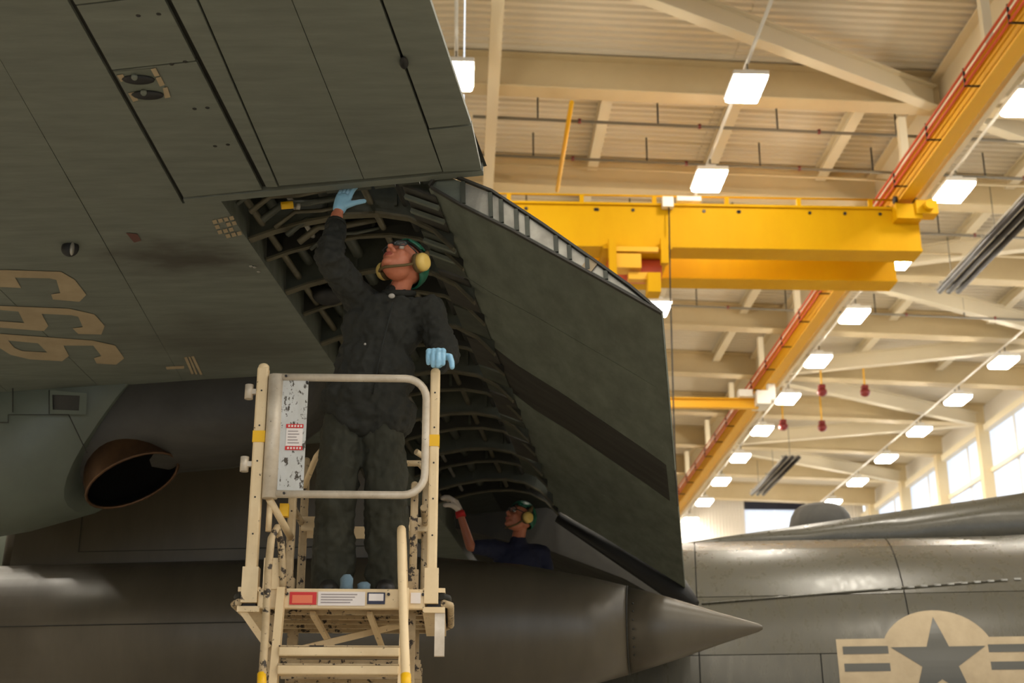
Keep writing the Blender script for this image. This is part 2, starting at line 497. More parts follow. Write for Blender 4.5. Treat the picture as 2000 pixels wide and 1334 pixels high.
# right wall with columns, girts and translucent panes
wr = empty('wall_right', (XR, 30, 0)); wr['kind'] = 'structure'
MB().bbox(XR + .1, XR + .3, YF, YB, 0, 9.6).build('wall_sheet', M['wall'], wr)
MB().bbox(XR + .1, XR + .3, YF, YB, 15.05, 16.4).build('wall_sheet', M['wall'], wr)
MB().bbox(XR - .15, XR + .1, YF, YB, 14.85, 15.1).build('eave_beam', M['cream_light'], wr)
for y in KY:
    MB().bbox(XR - .32, XR + .08, y - .16, y + .16, 0, zroof(XR) + .02).build('column', M['cream'], wr)
for gz in (11.2, 13.3):
    MB().bbox(XR - .02, XR + .12, YF, YB, gz, gz + .16).build('girt', M['cream_light'], wr)
edges = [YF, -24, -15, -6, 3, 12] + KY + [YB]
wi = 2
for a, b in zip(edges[:-1], edges[1:]):
    w_ = empty('window_%d' % wi, (XR + .2, (a+b)/2, 9.6)); w_['kind'] = 'structure'; wi += 1
    for z0, z1 in ((9.62, 11.2), (11.36, 13.3), (13.46, 15.04)):
        for h in range(2):
            y0 = a + (b - a) * h / 2 + .06; y1 = a + (b - a) * (h + 1) / 2 - .06
            MB().bbox(XR + .16, XR + .2, y0, y1, z0, z1).build('pane', M['pane'], w_)
    MB().bbox(XR + .12, XR + .22, (a+b)/2 - .05, (a+b)/2 + .05, 9.6, 15.05).build('mullion', M['white'], w_)

# ------------------------------------------------------------------ hanging lamps
def lamp_proto():
    e = empty('high_bay_lamp', (0, 0, 0))
    m = MB().bbox(-.34, .34, -.5, .5, .06, .16).bbox(-.12, .12, -.28, .28, .16, .30)
    m.build('housing', M['white'], e, bevel=.02)
    m = MB()
    rings = []
    for z, k in ((.06, 1.0), (.0, .98), (-.05, .86)):
        rings.append([Vector((x*.31*k, y*.47*k, z)) for x, y in ((-1,-1),(1,-1),(1,1),(-1,1))])
    m.loft(rings, smooth=False)
    m.build('lens', M['lens'], e)
    MB().cyl((0, -.2, .30), (0, -.2, .45), .02, 6).build('hanger', M['pipe'], e)
    MB().cyl((0, .2, .30), (0, .2, .45), .02, 6).build('hanger', M['pipe'], e)
    return e
proto = lamp_proto()
ORD = ['first', 'second', 'third', 'fourth', 'fifth', 'sixth', 'seventh', 'eighth', 'ninth', 'tenth', 'eleventh']
rowtxt = {-0.15: 'in the row peeking past the trailing edge', 5.37: 'in the row crossing above the crane girder',
          10.9: 'in the row beside the runway rail', 16.6: 'in the row nearest the side windows'}
first = True
for rx in (-0.15, 5.37, 10.9, 16.6):
    n = 0
    for k in range(0, 11):
        ly = {5.37: 23.15, 10.9: 23.5, 16.6: 23.4, -0.15: 22.9}[rx] + 4.05 * k
        if ly > YB - 1: continue
        if rx == -0.15 and k > 0 : continue
        if rx == 5.37 and k > 3: continue
        z = LAMP_Z
        lab = '%s nearest bright hangar lamp %s' % (ORD[n], rowtxt[rx])
        if first: o = proto; o.location = (rx, ly, z); WL[o.name] = o.location.copy(); first = False
        else: o = copy_tree(proto, (rx, ly, z))
        props(o, lab, 'lamp', 'high bay lamps under the hangar roof'); n += 1
for rx, lab in ((-0.15, 'thin white lamp conduit running just past the wing'), (5.37, 'thin white lamp conduit running above the crane girder'),
                (10.9, 'thin white lamp conduit running beside the runway rail'), (16.6, 'thin white lamp conduit running nearest the side windows')):
    single(MB().tube([(rx, 16, LAMP_Z + .48), (rx, 64.4, LAMP_Z + .49)], .035, 6), 'lamp_conduit', M['white'], lab, 'conduit', 'lamp conduits')

# ------------------------------------------------------------------ crane runway, crane
RX, RZ = 9.11, 13.4
rl = empty('crane_runway', (RX, 35, RZ), 'yellow crane runway beam with orange conductor bars below the roof girder', 'crane rail')
MB().ibeam((RX, 14, RZ), (RX, YB - .3, RZ), 0.55, 0.30, .04).build('runway_beam', M['rail_yellow'], rl)
for q in range(3):
    MB().tube([(RX - .32, 14, RZ + .18 + .14*q), (RX - .32, YB - .5, RZ + .18 + .14*q)], .026, 6).build('conductor_bar', M['red_bar'], rl)
for k in range(24):
    y = 15 + 2.05 * k
    MB().bbox(RX - .35, RX - .05, y, y + .025, RZ + .14, RZ + .17).bbox(RX - .345, RX - .31, y, y + .025, RZ + .14, RZ + .5).build('bar_bracket', M['heater_dark'], rl)
for y in KY:
    MB().bbox(RX - .08, RX + .08, y - .08, y + .08, RZ + .55, zroof(10) - .2).build('rail_hanger', M['cream_light'], rl)
MB().ibeam((RX + .55, 14, RZ + .3), (RX + .55, YB - .3, RZ + .3), 0.3, 0.12, .03).build('walk_beam', M['cream_light'], rl)

cr = empty('bridge_crane', (5, 25.8, 12.3), 'yellow double-girder bridge crane spanning below the roof', 'crane')
GX0, GX1, GY, GZ0, GZ1 = -8.0, 9.60, 25.8, 12.37, 13.30
MB().bbox(GX0, GX1 - .2, GY, GY + .5, GZ0 + .03, GZ1 - .03).bbox(GX0, GX1 - .2, GY - .05, GY + .55, GZ0 - .03, GZ0 + .03).bbox(GX0, GX1 - .2, GY - .05, GY + .55, GZ1 - .03, GZ1 + .02).build('bridge_girder', M['yellow'], cr)
MB().bbox(GX0, GX1 - .2, GY + 1.7, GY + 2.2, GZ0 + .03, GZ1 - .03).bbox(GX0, GX1 - .2, GY + 1.65, GY + 2.25, GZ0 - .03, GZ0 + .03).build('bridge_girder', M['yellow'], cr)
MB().bbox(GX1 - .75, GX1 - .22, GY - .3, GY + 2.5, GZ1 - .34, GZ1 - .02).build('end_truck', M['yellow'], cr)
for yy in (GY - .1, GY + .4, GY + 1.8, GY + 2.2):
    for dx in (-.2, .2):
        MB().cyl((RX + dx - .03, yy, RZ + .05), (RX + dx + .03, yy, RZ + .05), .085, 12).build('wheel', M['heater_dark'], cr)
        MB().bbox(RX + dx - .015, RX + dx + .015, yy - .04, yy + .04, GZ1 - .06, RZ + .06).build('wheel_bracket', M['yellow'], cr)
MB().bbox(GX1 - .35, GX1 + .1, GY - .35, GY - .02, GZ1 - .25, GZ1 + .05).cyl((GX1 - .1, GY - .5, GZ1 - .1), (GX1 - .1, GY - .34, GZ1 - .1), .11, 12).build('drive_motor', M['yellow'], cr)
MB().tube([(GX0, GY + .1, GZ1 + .24), (GX1 - .5, GY + .1, GZ1 + .24)], .022, 6).build('hand_rail', M['yellow'], cr)
for k in range(9):
    x = GX1 - 1.15 - k * 1.5
    MB().bbox(x - .045, x + .045, GY + .07, GY + .13, GZ1, GZ1 + .24).build('rail_post', M['yellow'], cr)
for k in range(16):
    x = GX1 - 1.0 - k * (.55 if k % 3 else .8) - .18*k
    MB().cyl((x, GY - .02, GZ1 - .13), (x, GY + .02, GZ1 - .13), .036, 8).build('bolt', M['heater_dark'], cr)
# hoist trolley running under the girders
MB().bbox(2.85, 4.25, GY - .12, GY + 2.2, GZ0 - .10, GZ0 - .04).bbox(2.95, 3.1, GY - .25, GY - .1, GZ0 - .75, GZ0 + .08).bbox(4.0, 4.15, GY - .25, GY - .1, GZ0 - .45, GZ0 + .1).build('trolley_frame', M['yellow'], cr)
MB().tube([(3.0, GY + .6, GZ0 - .30), (4.1, GY + .6, GZ0 - .30)], .26, 16).build('hoist_drum', M['red_bar'], cr)
MB().bbox(3.1, 3.6, GY - .2, GY + .2, GZ0 - .54, GZ0 - .24).build('hoist_motor', M['rail_yellow'], cr)
MB().bbox(3.1, 3.95, GY - .22, GY - .12, GZ0 - .2, GZ0 - .1).build('trolley_rail', M['rail_yellow'], cr)
MB().bbox(3.35, 4.0, GY - .1, GY + .1, GZ0 - .75, GZ0 - .6).build('hoist_bracket', M['rail_yellow'], cr)
MB().bbox(3.72, 3.98, GY - .2, GY + .2, GZ0 - 1.05, GZ0 - .64).build('hook_block', M['yellow'], cr)
MB().bbox(4.08, 4.3, GY - .2, GY - .05, GZ1 - .12, GZ1 + .1).build('junction_box', M['white'], cr)
MB().bbox(4.4, 4.9, GY - .06, GY + .06, GZ1 + .08, GZ1 + .18).build('cable_carrier', M['white'], cr)
MB().tube([(4.21, GY - .14, 13.2), (4.17, GY - .14, 11.3), (4.14, GY - .14, 8.7), (4.13, GY - .14, 5.4)], .015, 6).build('pendant_cable', M['black'], cr)
MB().bbox(4.05, 4.21, GY - .2, GY - .08, 5.0, 5.42).build('pendant_box', M['rail_yellow'], cr)

fc = empty('bridge_crane', (5, 38.1, 12.5), 'slim yellow bridge crane girder far down the hangar', 'crane')
MB().ibeam((-6, 38.5, 12.65), (8.7, 38.5, 12.65), .3, .2, .03).build('girder', M['rail_yellow'], fc)
MB().bbox(8.6, 9.0, 38.1, 38.9, 12.7, 13.1).bbox(9.0, 9.22, 38.4, 38.6, 12.9, 13.42).build('end_truck', M['white'], fc)
MB().bbox(8.1, 8.5, 38.2, 38.5, 12.95, 13.15).build('drive_motor', M['white'], fc)

# radiant heaters
def heater(x0, y0, y1, z, label):
    e = empty('radiant_heater', (x0, (y0+y1)/2, z), label, 'heater', 'radiant heaters')
    for q in range(3):
        MB().tube([(x0 + .24*q, y0, z), (x0 + .24*q, y1, z)], .075, 10).build('burner_tube', M['heater_dark'], e)
        m = MB()
        for sx in (-1, 1):
            m.box((x0 + .24*q + sx*.02, y0, z + .13), (sx*.09, 0, -.12), (0, y1 - y0, 0), (sx*.012, 0, .012))
        m.build('reflector', M['heater_reflector'], e)
    for y in (y0 + .3, (y0+y1)/2, y1 - .3):
        MB().bbox(x0 - .1, x0 + .6, y - .03, y + .03, z + .1, z + .16).build('hanger_bar', M['pipe'], e)
        MB().cyl((x0 + .24, y, z + .16), (x0 + .24, y, 15.6), .012, 6).build('hanger_rod', M['pipe'], e)
    return e
heater(12.3, 26.2, 32.8, 14.2, 'dark triple-tube radiant heater at the right edge of the picture')
heater(12.35, 50.5, 56.8, 14.2, 'small far radiant heater above the dome of the aircraft')
for (x, y, lab) in ((11.89, 43.1, 'upper left of the four dark red alarm bells under the roof'), (13.32, 43.1, 'upper right of the four dark red alarm bells under the roof'),
                    (11.58, 47.4, 'lower left of the four dark red alarm bells under the roof'), (13.01, 47.5, 'lower right of the four dark red alarm bells under the roof')):
    e = empty('alarm_bell', (x, y, 14.5), lab, 'bell', 'red alarm bells under the roof')
    MB().ell((x, y, 14.58), .17, .17, .15).build('bell', M['bell_red'], e)
    MB().bbox(x - .1, x + .1, y - .1, y + .1, 14.7, 14.82).build('base', M['bell_red'], e)
    MB().cyl((x, y, 14.8), (x, y, zroof(x) + BD), .03, 6).build('stem', M['rail_yellow'], e)

# ================================================================== the aircraft
ac = empty('transport_aircraft', L(10.6, 0, -4.59), 'grey four-engine transport aircraft with lowered flap and wing overhead', 'aircraft')

def wpanel(name, quad, mat, th=.02, n0=0.0, parent=ac, gap=.006, label=None):
    """skin panel on the wing's underside; quad of (s,c)"""
    cs = sum(q[0] for q in quad)/len(quad); cc = sum(q[1] for q in quad)/len(quad)
    q2 = []
    for s, c in quad:
        ds, dc = cs - s, cc - c
        q2.append((s + (gap if ds > 0 else -gap), c + (gap if dc > 0 else -gap)))
    lo = [W(s, c, n0) for s, c in q2]; hi = [W(s, c, n0 + th) for s, c in q2]
    k = len(q2)
    m = MB().add(lo + hi, [list(range(k))[::-1], list(range(k, 2*k))] + [[j, (j+1) % k, k + (j+1) % k, k + j] for j in range(k)])
    return m.build(name, mat, parent, label)

# wing box (dark core + upper skin)
def wsolid(s0, s1, prof0, prof1=None):
    prof1 = prof1 or prof0
    return MB().loft([[W(s0, c, n) for c, n in prof0], [W(s1, c, n) for c, n in prof1]], smooth=False)
wing_prof = [(-4.25, .22), (-4.1, .06), (-3.6, .02), (-.70, .02), (-.70, .40), (-.3, .46), (.42, .24), (.44, .27), (-.3, .50), (-1.4, .62), (-2.6, .66), (-3.6, .52), (-4.1, .36)]
wsolid(0.0, 9.4, wing_prof).build('wing_box', M['skin_grey'], ac)
outer_prof = [(-4.25, .22), (-4.1, .06), (-3.6, .02), (-.40, .02), (.70, .035), (.735, .04), (.72, .06), (-.3, .38), (-1.4, .58), (-2.6, .64), (-3.6, .52), (-4.1, .36)]
tip_prof = [(-3.3, .12), (-3.2, .05), (-2.9, .02), (-.30, .02), (.42, .03), (.45, .035), (.44, .045), (-.3, .2), (-1.1, .3), (-1.9, .32), (-2.7, .28), (-3.2, .2)]
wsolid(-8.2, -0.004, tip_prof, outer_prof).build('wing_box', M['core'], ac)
# leading-edge and lower skin panels
CL = [(-3.62, -3.62), (-2.95, -3.0), (-2.2, -2.3), (-1.14, -1.55), (-.76, -.895)]   # c at s=-1.5 and at s=0.5
def cline(k, s):
    if k == 4:   # spar line
        t = (s + 1.75) / 1.69
        return -.75 + t * (-.141) if s < 0 else -.895 - s * .16
    if k == 3: return -1.20 - .30 * (s + 1.5) / 2 if s < 99 else 0
    return CL[k][0] + (CL[k][1] - CL[k][0]) * (s + 1.5) / 2
SS = [-7.4, -4.9, -2.4, 3.0, 8.4]
def cl2(k, s):
    v = cline(k, s)
    if s < -3.0: v += (-s - 3.0) * (.12 if k < 3 else .07)
    return v
for k in range(4):
    for s0, s1 in zip(SS[:-1], SS[1:]):
        st_ = [s0, 0.0, s1] if s0 < 0 < s1 else [s0, s1]
        wpanel('skin_panel', [(q, cl2(k, q)) for q in st_] + [(q, cl2(k+1, q)) for q in st_[::-1]], M['skin_grey'], gap=.0022 if k < 3 else .003)
# strip between spar line and aileron hinge line, in three access panels
hl = lambda s: -.34 + (s + 1.676) * (-.051)
for s0, s1 in ((-4.6, -2.55), (-2.55, -1.72), (-1.72, -1.245), (-1.245, -.065)):
    wpanel('access_panel', [(s0, cline(4, s0) + .02), (s1, cline(4, s1) + .02), (s1, hl(s1) - .015), (s0, hl(s0) - .015)], M['skin_grey'], n0=-.006, gap=.005)
# strip outboard of the well, then the well's forward lip
wpanel('closing_strip', [(-.06, cline(4, -.06) + .02), (.0, -.88), (.0, .715), (-.05, .72)], M['skin_grey'], n0=-.012, gap=.0, th=.06)
wpanel('well_lip', [(0.0, -.897), (3.0, cline(4, 3.0)), (8.4, cline(4, 8.4)), (8.4, -.69), (0.0, -.69)], M['skin_grey'], n0=0.0, gap=.003, th=.025)
# aileron skins and hinge gap
wpanel('hinge_cover', [(-4.6, hl(-4.6) + .012), (-.11, hl(-.11) + .012), (-.10, hl(-.11) + .07), (-4.6, hl(-4.6) + .19)], M['skin_grey'], n0=-.018, gap=.002, th=.03)
ail = [(-4.4, -.11)]
md = lambda s: .156 + (s + 1.586) * (-.035)
wpanel('aileron_skin', [(-4.4, hl(-4.4) + .195), (-.10, hl(-.11) + .078), (-.085, md(-.09)), (-4.4, md(-4.4))], M['skin_grey'], n0=-.012, gap=.002, th=.03)
wpanel('aileron_skin', [(-4.4, md(-4.4)), (-.085, md(-.09)), (-.08, .515), (-4.4, .515)], M['skin_grey'], n0=-.012, gap=.002, th=.03)
wpanel('trim_tab', [(-4.0, .522), (-.50, .522), (-.50, .735), (-4.0, .69)], M['skin_grey'], n0=-.010, gap=.004, th=.03)
wpanel('aileron_skin', [(-.49, .52), (-.075, .517), (-.055, .715), (-.49, .735)], M['skin_grey'], n0=-.012, gap=.002, th=.03)
MB().ell(W(-1.08, .522, -.02), .02, .05, .015).build('tab_horn', M['black'], ac)
# drain holes plate near the spar line (tan chequered border, two oval holes)
def wdecal(name, pix, mat, n=-.004, inner=(), parent=ac):
    up = lambda p: wpx(p[0], p[1], n)
    return poly_mesh([up(p) for p in pix], [[up(p) for p in q] for q in inner]).build(name, mat, parent, fix=False)
wdecal('access_plate', [(222,140),(303,133),(332,190),(262,200)], M['flap_grey'], -.008)
for q in ([(294,135),(304,133),(312,148),(302,150)], [(304,152),(314,150),(322,166),(312,169)], [(318,172),(327,170),(333,190),(322,192)],
          [(228,147),(240,145),(246,157),(236,160)], [(250,182),(262,180),(270,196),(260,199)]):
    wdecal('chequer_mark', q, M['mark_tan'], -.011)
for (x, y) in ((270, 155), (288, 185)):
    MB().ell(wpx(x, y, -.01), .075, .035, .02).build('drain_cup', M['black'], ac)
    MB().ell(wpx(x - 7, y - 4, -.016), .016, .02, .014).build('drain_fitting', M['flap_grey'], ac)
# fairing line of rivet heads and small fittings
MB().ell(wpx(137, 485, -.02), .05, .03, .05).build('light_fairing', M['black'], ac)
MB().ell(wpx(141, 486, -.035), .012, .02, .04).build('nav_light', M['bare_metal'], ac)
for (x, y) in ((490, 520), (497, 522), (505, 531), (270, 30), (310, 27), (335, 125), (362, 120), (380, 212), (405, 210), (420, 285), (445, 282)):
    MB().ell(wpx(x, y, -.004), .012, .012, .006, nu=8, nv=5).build('fastener', M['bare_metal'] if x > 480 else M['seam'], ac)
# painted numerals
def z5(pts): return [(x * .4496, 450 + y * .4498) for x, y in pts]
wdecal('numeral', z5([(-60,176),(20,172),(265,180),(325,215),(375,280),(345,310),(230,300),(222,278),(262,272),(245,215),(215,208),(65,205),(92,250),(-60,243)]), M['mark_tan'])
wdecal('numeral', z5([(-60,322),(0,328),(300,340),(410,365),(455,415),(440,452),(340,450),(315,425),(360,420),(340,375),(310,368),(180,362),(210,415),(190,437),(0,422),(-60,415)]), M['mark_tan'],
       inner=[z5([(-40,342),(80,352),(105,402),(-30,392)])])
wdecal('numeral', z5([(-50,445),(10,450),(400,478),(500,500),(540,555),(505,583),(420,578),(408,555),(440,545),(405,500),(275,500),(300,545),(270,568),(130,560),(45,540),(-10,505)]), M['mark_tan'],
       inner=[z5([(35,478),(165,490),(205,530),(95,524),(62,510)])])
for q in ([(720,592),(800,588),(800,600),(724,604)], [(800,552),(812,549),(842,622),(832,625)], [(830,548),(842,546),(880,625),(870,628)], [(818,550),(826,548),(858,624),(850,626)]):
    wdecal('stencil_mark', z5(q), M['mark_tan'])
for r_ in range(4):
    for c_ in range(4):
        if (r_ * 3 + c_) % 5 == 4: continue
        x0, y0 = 414 + 11*c_ + 5*r_, 431 - 2.5*c_ + 10*r_
        wdecal('scuffed_stencil', [(x0, y0), (x0 + 8, y0 - 2), (x0 + 11, y0 + 5), (x0 + 3, y0 + 7)], M['mark_tan'])
wdecal('stencil_mark', [(246,455),(268,457),(276,470),(262,474)], M['mark_red'])

# ---- flap well interior: ribs, pipes, ducts
rib_out = [(-.69, .01), (-.55, .05), (-.36, .085), (-.15, .105), (.05, .095), (.22, .05), (.36, -.04), (.47, -.17)]
for k, s in enumerate((.50, .82, 1.22, 1.62, 2.05, 2.5, 2.95, 3.4, 3.85, 4.3, 4.75, 5.2, 5.65, 6.1)):
    lift = 0.0 if k % 2 == 0 else .03
    m = MB()
    top = [(c, .47 - .55 * max(0, c - .0)**2) for c, n in rib_out]
    lo = [(c, n + lift) for c, n in rib_out]
    ring = lambda ss: [W(ss, c, n) for c, n in lo] + [W(ss, c, max(n, .05)) for c, n in top[::-1]]
    a_, b_ = ring(s - .006), ring(s + .006)
    nn = len(lo)
    for q in range(nn - 1):
        m.add([a_[q], a_[q+1], a_[2*nn-2-q], a_[2*nn-1-q], b_[q], b_[q+1], b_[2*nn-2-q], b_[2*nn-1-q]],
              [(0,1,2,3),(7,6,5,4),(0,4,5,1),(2,6,7,3)])
    rb = m.build('well_rib', M['core'] if k % 2 else M['well_panel'], ac, fix=False)
    m = MB()
    for q in range(nn - 1):
        p0, p1 = W(s, *lo[q]), W(s, *lo[q+1])
        m.bar(p0, p1, .05 if k % 2 == 0 else .032, .014, up=NW)
    m.build('rib_flange', M['rib_metal'], rb)
    for c in ((-.45, -.05) if k % 2 else (-.25, .15)):
        MB().bar(W(s - .012, c, .13 + lift), W(s - .012, c, .42), .018, .02, up=IW).build('stiffener', M['well_panel'], rb)
MB().loft([[W(s, c, n) for c, n in ((-.1, .40), (.42, .18), (.42, .20), (-.1, .42))] for s in (.05, 6.4)], smooth=False).build('shroud_skin', M['well_panel'], ac)
for k, (c, n, r, mt) in enumerate(((-.62, .10, .02, 'rib_metal'), (-.56, .2, .03, 'well_panel'), (-.42, .16, .015, 'bare_metal'), (-.25, .22, .035, 'well_panel'), (0.0, .17, .02, 'rib_metal'), (.2, .14, .02, 'core'))):
    MB().tube([W(.02, c, n), W(2.2, c + .02, n + .01), W(6.2, c, n)], r, 8).build('hydraulic_line', M[mt], ac)
for k in range(7):
    s = .12 + .1 * k
    c0 = -.64 + .04*k
    MB().tube([W(s, c0, .03), W(s - .03, c0 + .12, .1), W(s + .02, c0 + .26, .12), W(s + .12, c0 + .45, .2)], .012 + .004 * (k % 3), 6).build('wire_bundle', M['rib_metal'] if k % 2 else M['well_panel'], ac)
MB().tube([W(.2, -.42, .04), W(.22, -.36, .05)], .022, 8).build('yellow_cap', M['tape'], ac)
MB().tube([W(.24, -.35, .05), W(.25, -.33, .05)], .018, 8).build('hose_end', M['bare_metal'], ac)
# actuator arm beside the worker and a box
MB().tube([W(.8, -.28, .05), W(1.05, -.27, -.02), W(1.4, -.2, .02), W(1.75, -.3, .1)], .028, 8).build('flap_drive_arm', M['well_panel'], ac)
MB().cbox(W(1.75, -.35, .06), AW*.2, IW*.16, NW*.12).build('gearbox', M['well_panel'], ac, bevel=.015)
MB().ell(W(1.5, -.5, .1), .1, .1, .06).build('drum', M['black'], ac)
# shroud panels ahead of the flap nose (louvred row)
for k in range(10):
    s0 = .08 + .52 * k
    c0, c1 = .08, .46
    q = [(s0, .30), (s0 + .48, .30), (s0 + .48, .46), (s0, .46)]
    m = MB()
    lo = [W(s0, .27, .02), W(s0 + .48, .27, .02), W(s0 + .48, .45, -.07), W(s0, .45, -.07)]
    hi = [p + NW * .015 for p in lo]
    m.add(lo + hi, [(3,2,1,0),(4,5,6,7),(0,1,5,4),(1,2,6,5),(2,3,7,6),(3,0,4,7)])
    sp = m.build('shroud_panel', M['well_panel'] if k % 2 else M['skin_dark'], ac)
    for j in range(2 if k < 2 else 0):
        MB().bar(W(s0 + .08 + .16*j, .27, .0), W(s0 + .08 + .16*j, .45, -.09), .03, .02, up=NW).build('shroud_bead', M['flap_grey'], sp)
for k in range(5):
    s = .03 + .1*k
    MB().cbox(W(.06, .02 + .13*k - .1, .03), AW*.11, IW*.05, NW*.02).build('seal_clip', M['well_panel'], ac)

# ---- flap
flap = MB()
ft = [(.430, -.042), (.455, -.005), (.51, .012), (.56, .004), (.754, -.105), (1.009, -.325), (1.255, -.552), (1.422, -.708), (1.566, -.866)]
fb = [(1.347, -.705), (1.103, -.527), (.852, -.343), (.593, -.169)]
prof = ft + fb
fl_o = MB().loft([[W(s, c, n) for c, n in [(.44, -.05)] + [(c - .006, n - .006) if k < 4 else (c - .004, n - .004) for k, (c, n) in enumerate(ft)] + [(c + .004, n + .01) for c, n in fb]] for s in (.02, 6.2)], smooth=False)
fo = fl_o.build('flap', M['flap_grey'], ac)
# lower skin panels on the flap (segments, one sooted by the engine exhaust)
def fskin(s0l, s1l, s0t, s1t, mat, name='flap_skin'):
    m = MB()
    cs = [(.445, -.055)] + fb[::-1] + [(1.566, -.869)]
    lo, hi = [], []
    for k, (c, n) in enumerate(cs):
        t = k / (len(cs) - 1)
        a_ = s0l + (s0t - s0l) * t; b_ = s1l + (s1t - s1l) * t
        lo.append((W(a_ + .005, c, n), W(b_ - .005, c, n)))
        hi.append((W(a_ + .005, c + .008, n + .012), W(b_ - .005, c + .008, n + .012)))
    for k in range(len(cs) - 1):
        m.add([lo[k][0], lo[k][1], lo[k+1][1], lo[k+1][0], hi[k][0], hi[k][1], hi[k+1][1], hi[k+1][0]],
              [(0,1,2,3),(7,6,5,4),(0,4,5,1),(2,6,7,3),(1,5,6,2),(3,7,4,0)])
    return m.build(name, mat, fo)
fskin(0.0, 1.1, 0.0, 1.15, M['flap_grey']); fskin(1.1, 2.2, 1.15, 2.62, M['flap_grey'])
fskin(2.2, 3.05, 2.62, 3.5, M['skin_dark']).__setitem__('label', 'exhaust-sooted dark band of flap skin')
fskin(3.05, 4.5, 3.5, 4.6, M['flap_grey']); fskin(4.5, 6.2, 4.6, 6.2, M['flap_grey'])
# outboard end: recessed web between cap strips, with stiffeners
def flap_at(t, side):
    arr = [(.44, -.03)] + ft[1:] if side else [(.44, -.05)] + fb[::-1] + [(1.566, -.868)]
    # interpolate by chord position
    c = .46 + t * 1.08
    for (c0, n0), (c1, n1) in zip(arr[:-1], arr[1:]):
        if c0 <= c <= c1: return c, n0 + (n1 - n0) * (c - c0) / (c1 - c0)
    return arr[-1]
er_mats = ['skin_grey', 'bare_metal']
ts = [0.0, .13, .26, .31, .38, .43, .56, .62, .70, .78, .985]
for k, (t0, t1) in enumerate(zip(ts[:-1], ts[1:])):
    a0, a1 = flap_at(t0 + .005, 0), flap_at(t1 - .005, 0); b0, b1 = flap_at(t0 + .005, 1), flap_at(t1 - .005, 1)
    m = MB(); e0 = 0.010
    q = [W(e0, a0[0], a0[1] + .012), W(e0, a1[0], a1[1] + .012), W(e0, b1[0], b1[1] - .012), W(e0, b0[0], b0[1] - .012)]
    m.add(q + [p + IW*.012 for p in q], [(0,1,2,3),(7,6,5,4),(0,4,5,1),(2,6,7,3),(1,5,6,2),(3,7,4,0)])
    rp = m.build('end_rib_panel', M['bare_metal'] if k not in (0,) else M['flap_grey'], fo)
    if 0 < k:
        MB().bar(W(.004, a0[0], a0[1] + .015), W(.004, b0[0], b0[1] - .015), .022, .018, up=IW).build('rib_stiffener', M['well_panel'], rp)
m = MB()
for arr in (ft, [(.44, -.05)] + fb[::-1] + [(1.566, -.868)]):
    for (c0, n0), (c1, n1) in zip(arr[:-1], arr[1:]):
        m.bar(W(.004, c0, n0), W(.004, c1, n1), .012, .03, up=IW)
m.build('cap_strip', M['skin_dark'], fo)
MB().cbox(W(.002, *[flap_at(.715, 0)[0], (flap_at(.715, 0)[1] + flap_at(.715, 1)[1])/2]), (AW*.73 - NW*.6)*.06, IW*.008, (NW*.73 + AW*.6)*.06).build('data_plate', M['mark_tan'], fo)
# black seal under the inner end of the flap
MB().tube([W(6.25, .45, -.12), W(6.3, 1.0, -.5), W(6.3, 1.5, -.86), W(6.2, 1.66, -1.02)], [.05, .09, .12, .03], 8).build('flap_end_seal', M['black'], fo)

MB().loft([[W(s, c, n) for c, n in ((-.6, -.02), (.3, -.30), (1.0, -.62), (1.5, -.95), (1.58, -.80), (1.0, -.2), (.3, .12), (-.6, .1))] for s in (6.75, 9.2)], smooth=False).build('added_shade_fillet', M['skin_dark'], ac)  # added fillet, coloured dark to stand in for shade at the wing root
# ---- engine nacelle
NS = 2.87
def nring(c, hw, top, bot, slope=0.0, n=28, sq=.75):
    pts = []
    hc = (top + bot)/2; hh = (top - bot)/2
    for q in range(n):
        t = 2*math.pi*q/n
        x, y = math.cos(t), math.sin(t)
        x = math.copysign(abs(x)**sq, x); y = math.copysign(abs(y)**sq, y)
        h = hc + hh*y
        pts.append(L(NS + hw*x, c + slope*(h - hc), h))
    return pts
nac = empty('engine_nacelle', L(NS, -3.5, -.6)); nac.parent = ac; nac.location = L(NS, -3.5, -.6) - wloc(ac); WL[nac.name] = L(NS, -3.5, -.6)
MB().loft([nring(-7.4, .34, -.25, -.98), nring(-7.0, .44, -.15, -1.14), nring(-5.4, .53, -.04, -1.27), nring(-3.9, .53, -.02, -1.27), nring(-3.0, .52, -.0, -1.17, .25), nring(-2.35, .48, .0, -1.05, .62)]).build('cowling', M['nac_grey'], nac)
MB().loft([nring(-3.0, .46, -.0, -.98), nring(-2.4, .45, .0, -.86), nring(-2.0, .43, .0, -.76), nring(-1.6, .42, .0, -.74), nring(-1.2, .38, .02, -.66), nring(-.9, .3, .04, -.45), nring(-.78, .22, .06, -.2)]).build('aft_fairing', M['skin_dark'], nac)
for c in (-4.0, -4.9):
    m = MB().tube([p for p in nring(c, .531, -.015, -1.275)] , .004, 5, caps=False)
    m.build('cowl_seam', M['seam'], nac)
def inner_nacelle():
    global NS
    keep, NS = NS, 6.15
    e = empty('engine_nacelle', L(NS, -3.5, -.8)); e.parent = ac; e.location = L(NS, -3.5, -.8) - wloc(ac); WL[e.name] = L(NS, -3.5, -.8)
    d = -.2
    MB().loft([nring(-7.9, .34, -.25 + d, -.98 + d), nring(-7.0, .47, -.12 + d, -1.16 + d), nring(-5.4, .53, -.04, -1.27 + d), nring(-3.9, .53, -.02, -1.27 + d), nring(-3.0, .52, -.0, -1.17 + d, .25), nring(-2.35, .48, .0, -1.05 + d, .62)]).build('cowling', M['nac_grey'], e)
    MB().loft([nring(-3.0, .46, -.1, -.98 + d), nring(-2.0, .43, -.1, -.8 + d), nring(-1.2, .38, -.1, -.6 + d), nring(-.8, .22, -.12, -.4)]).build('aft_fairing', M['skin_dark'], e)
    NS = keep
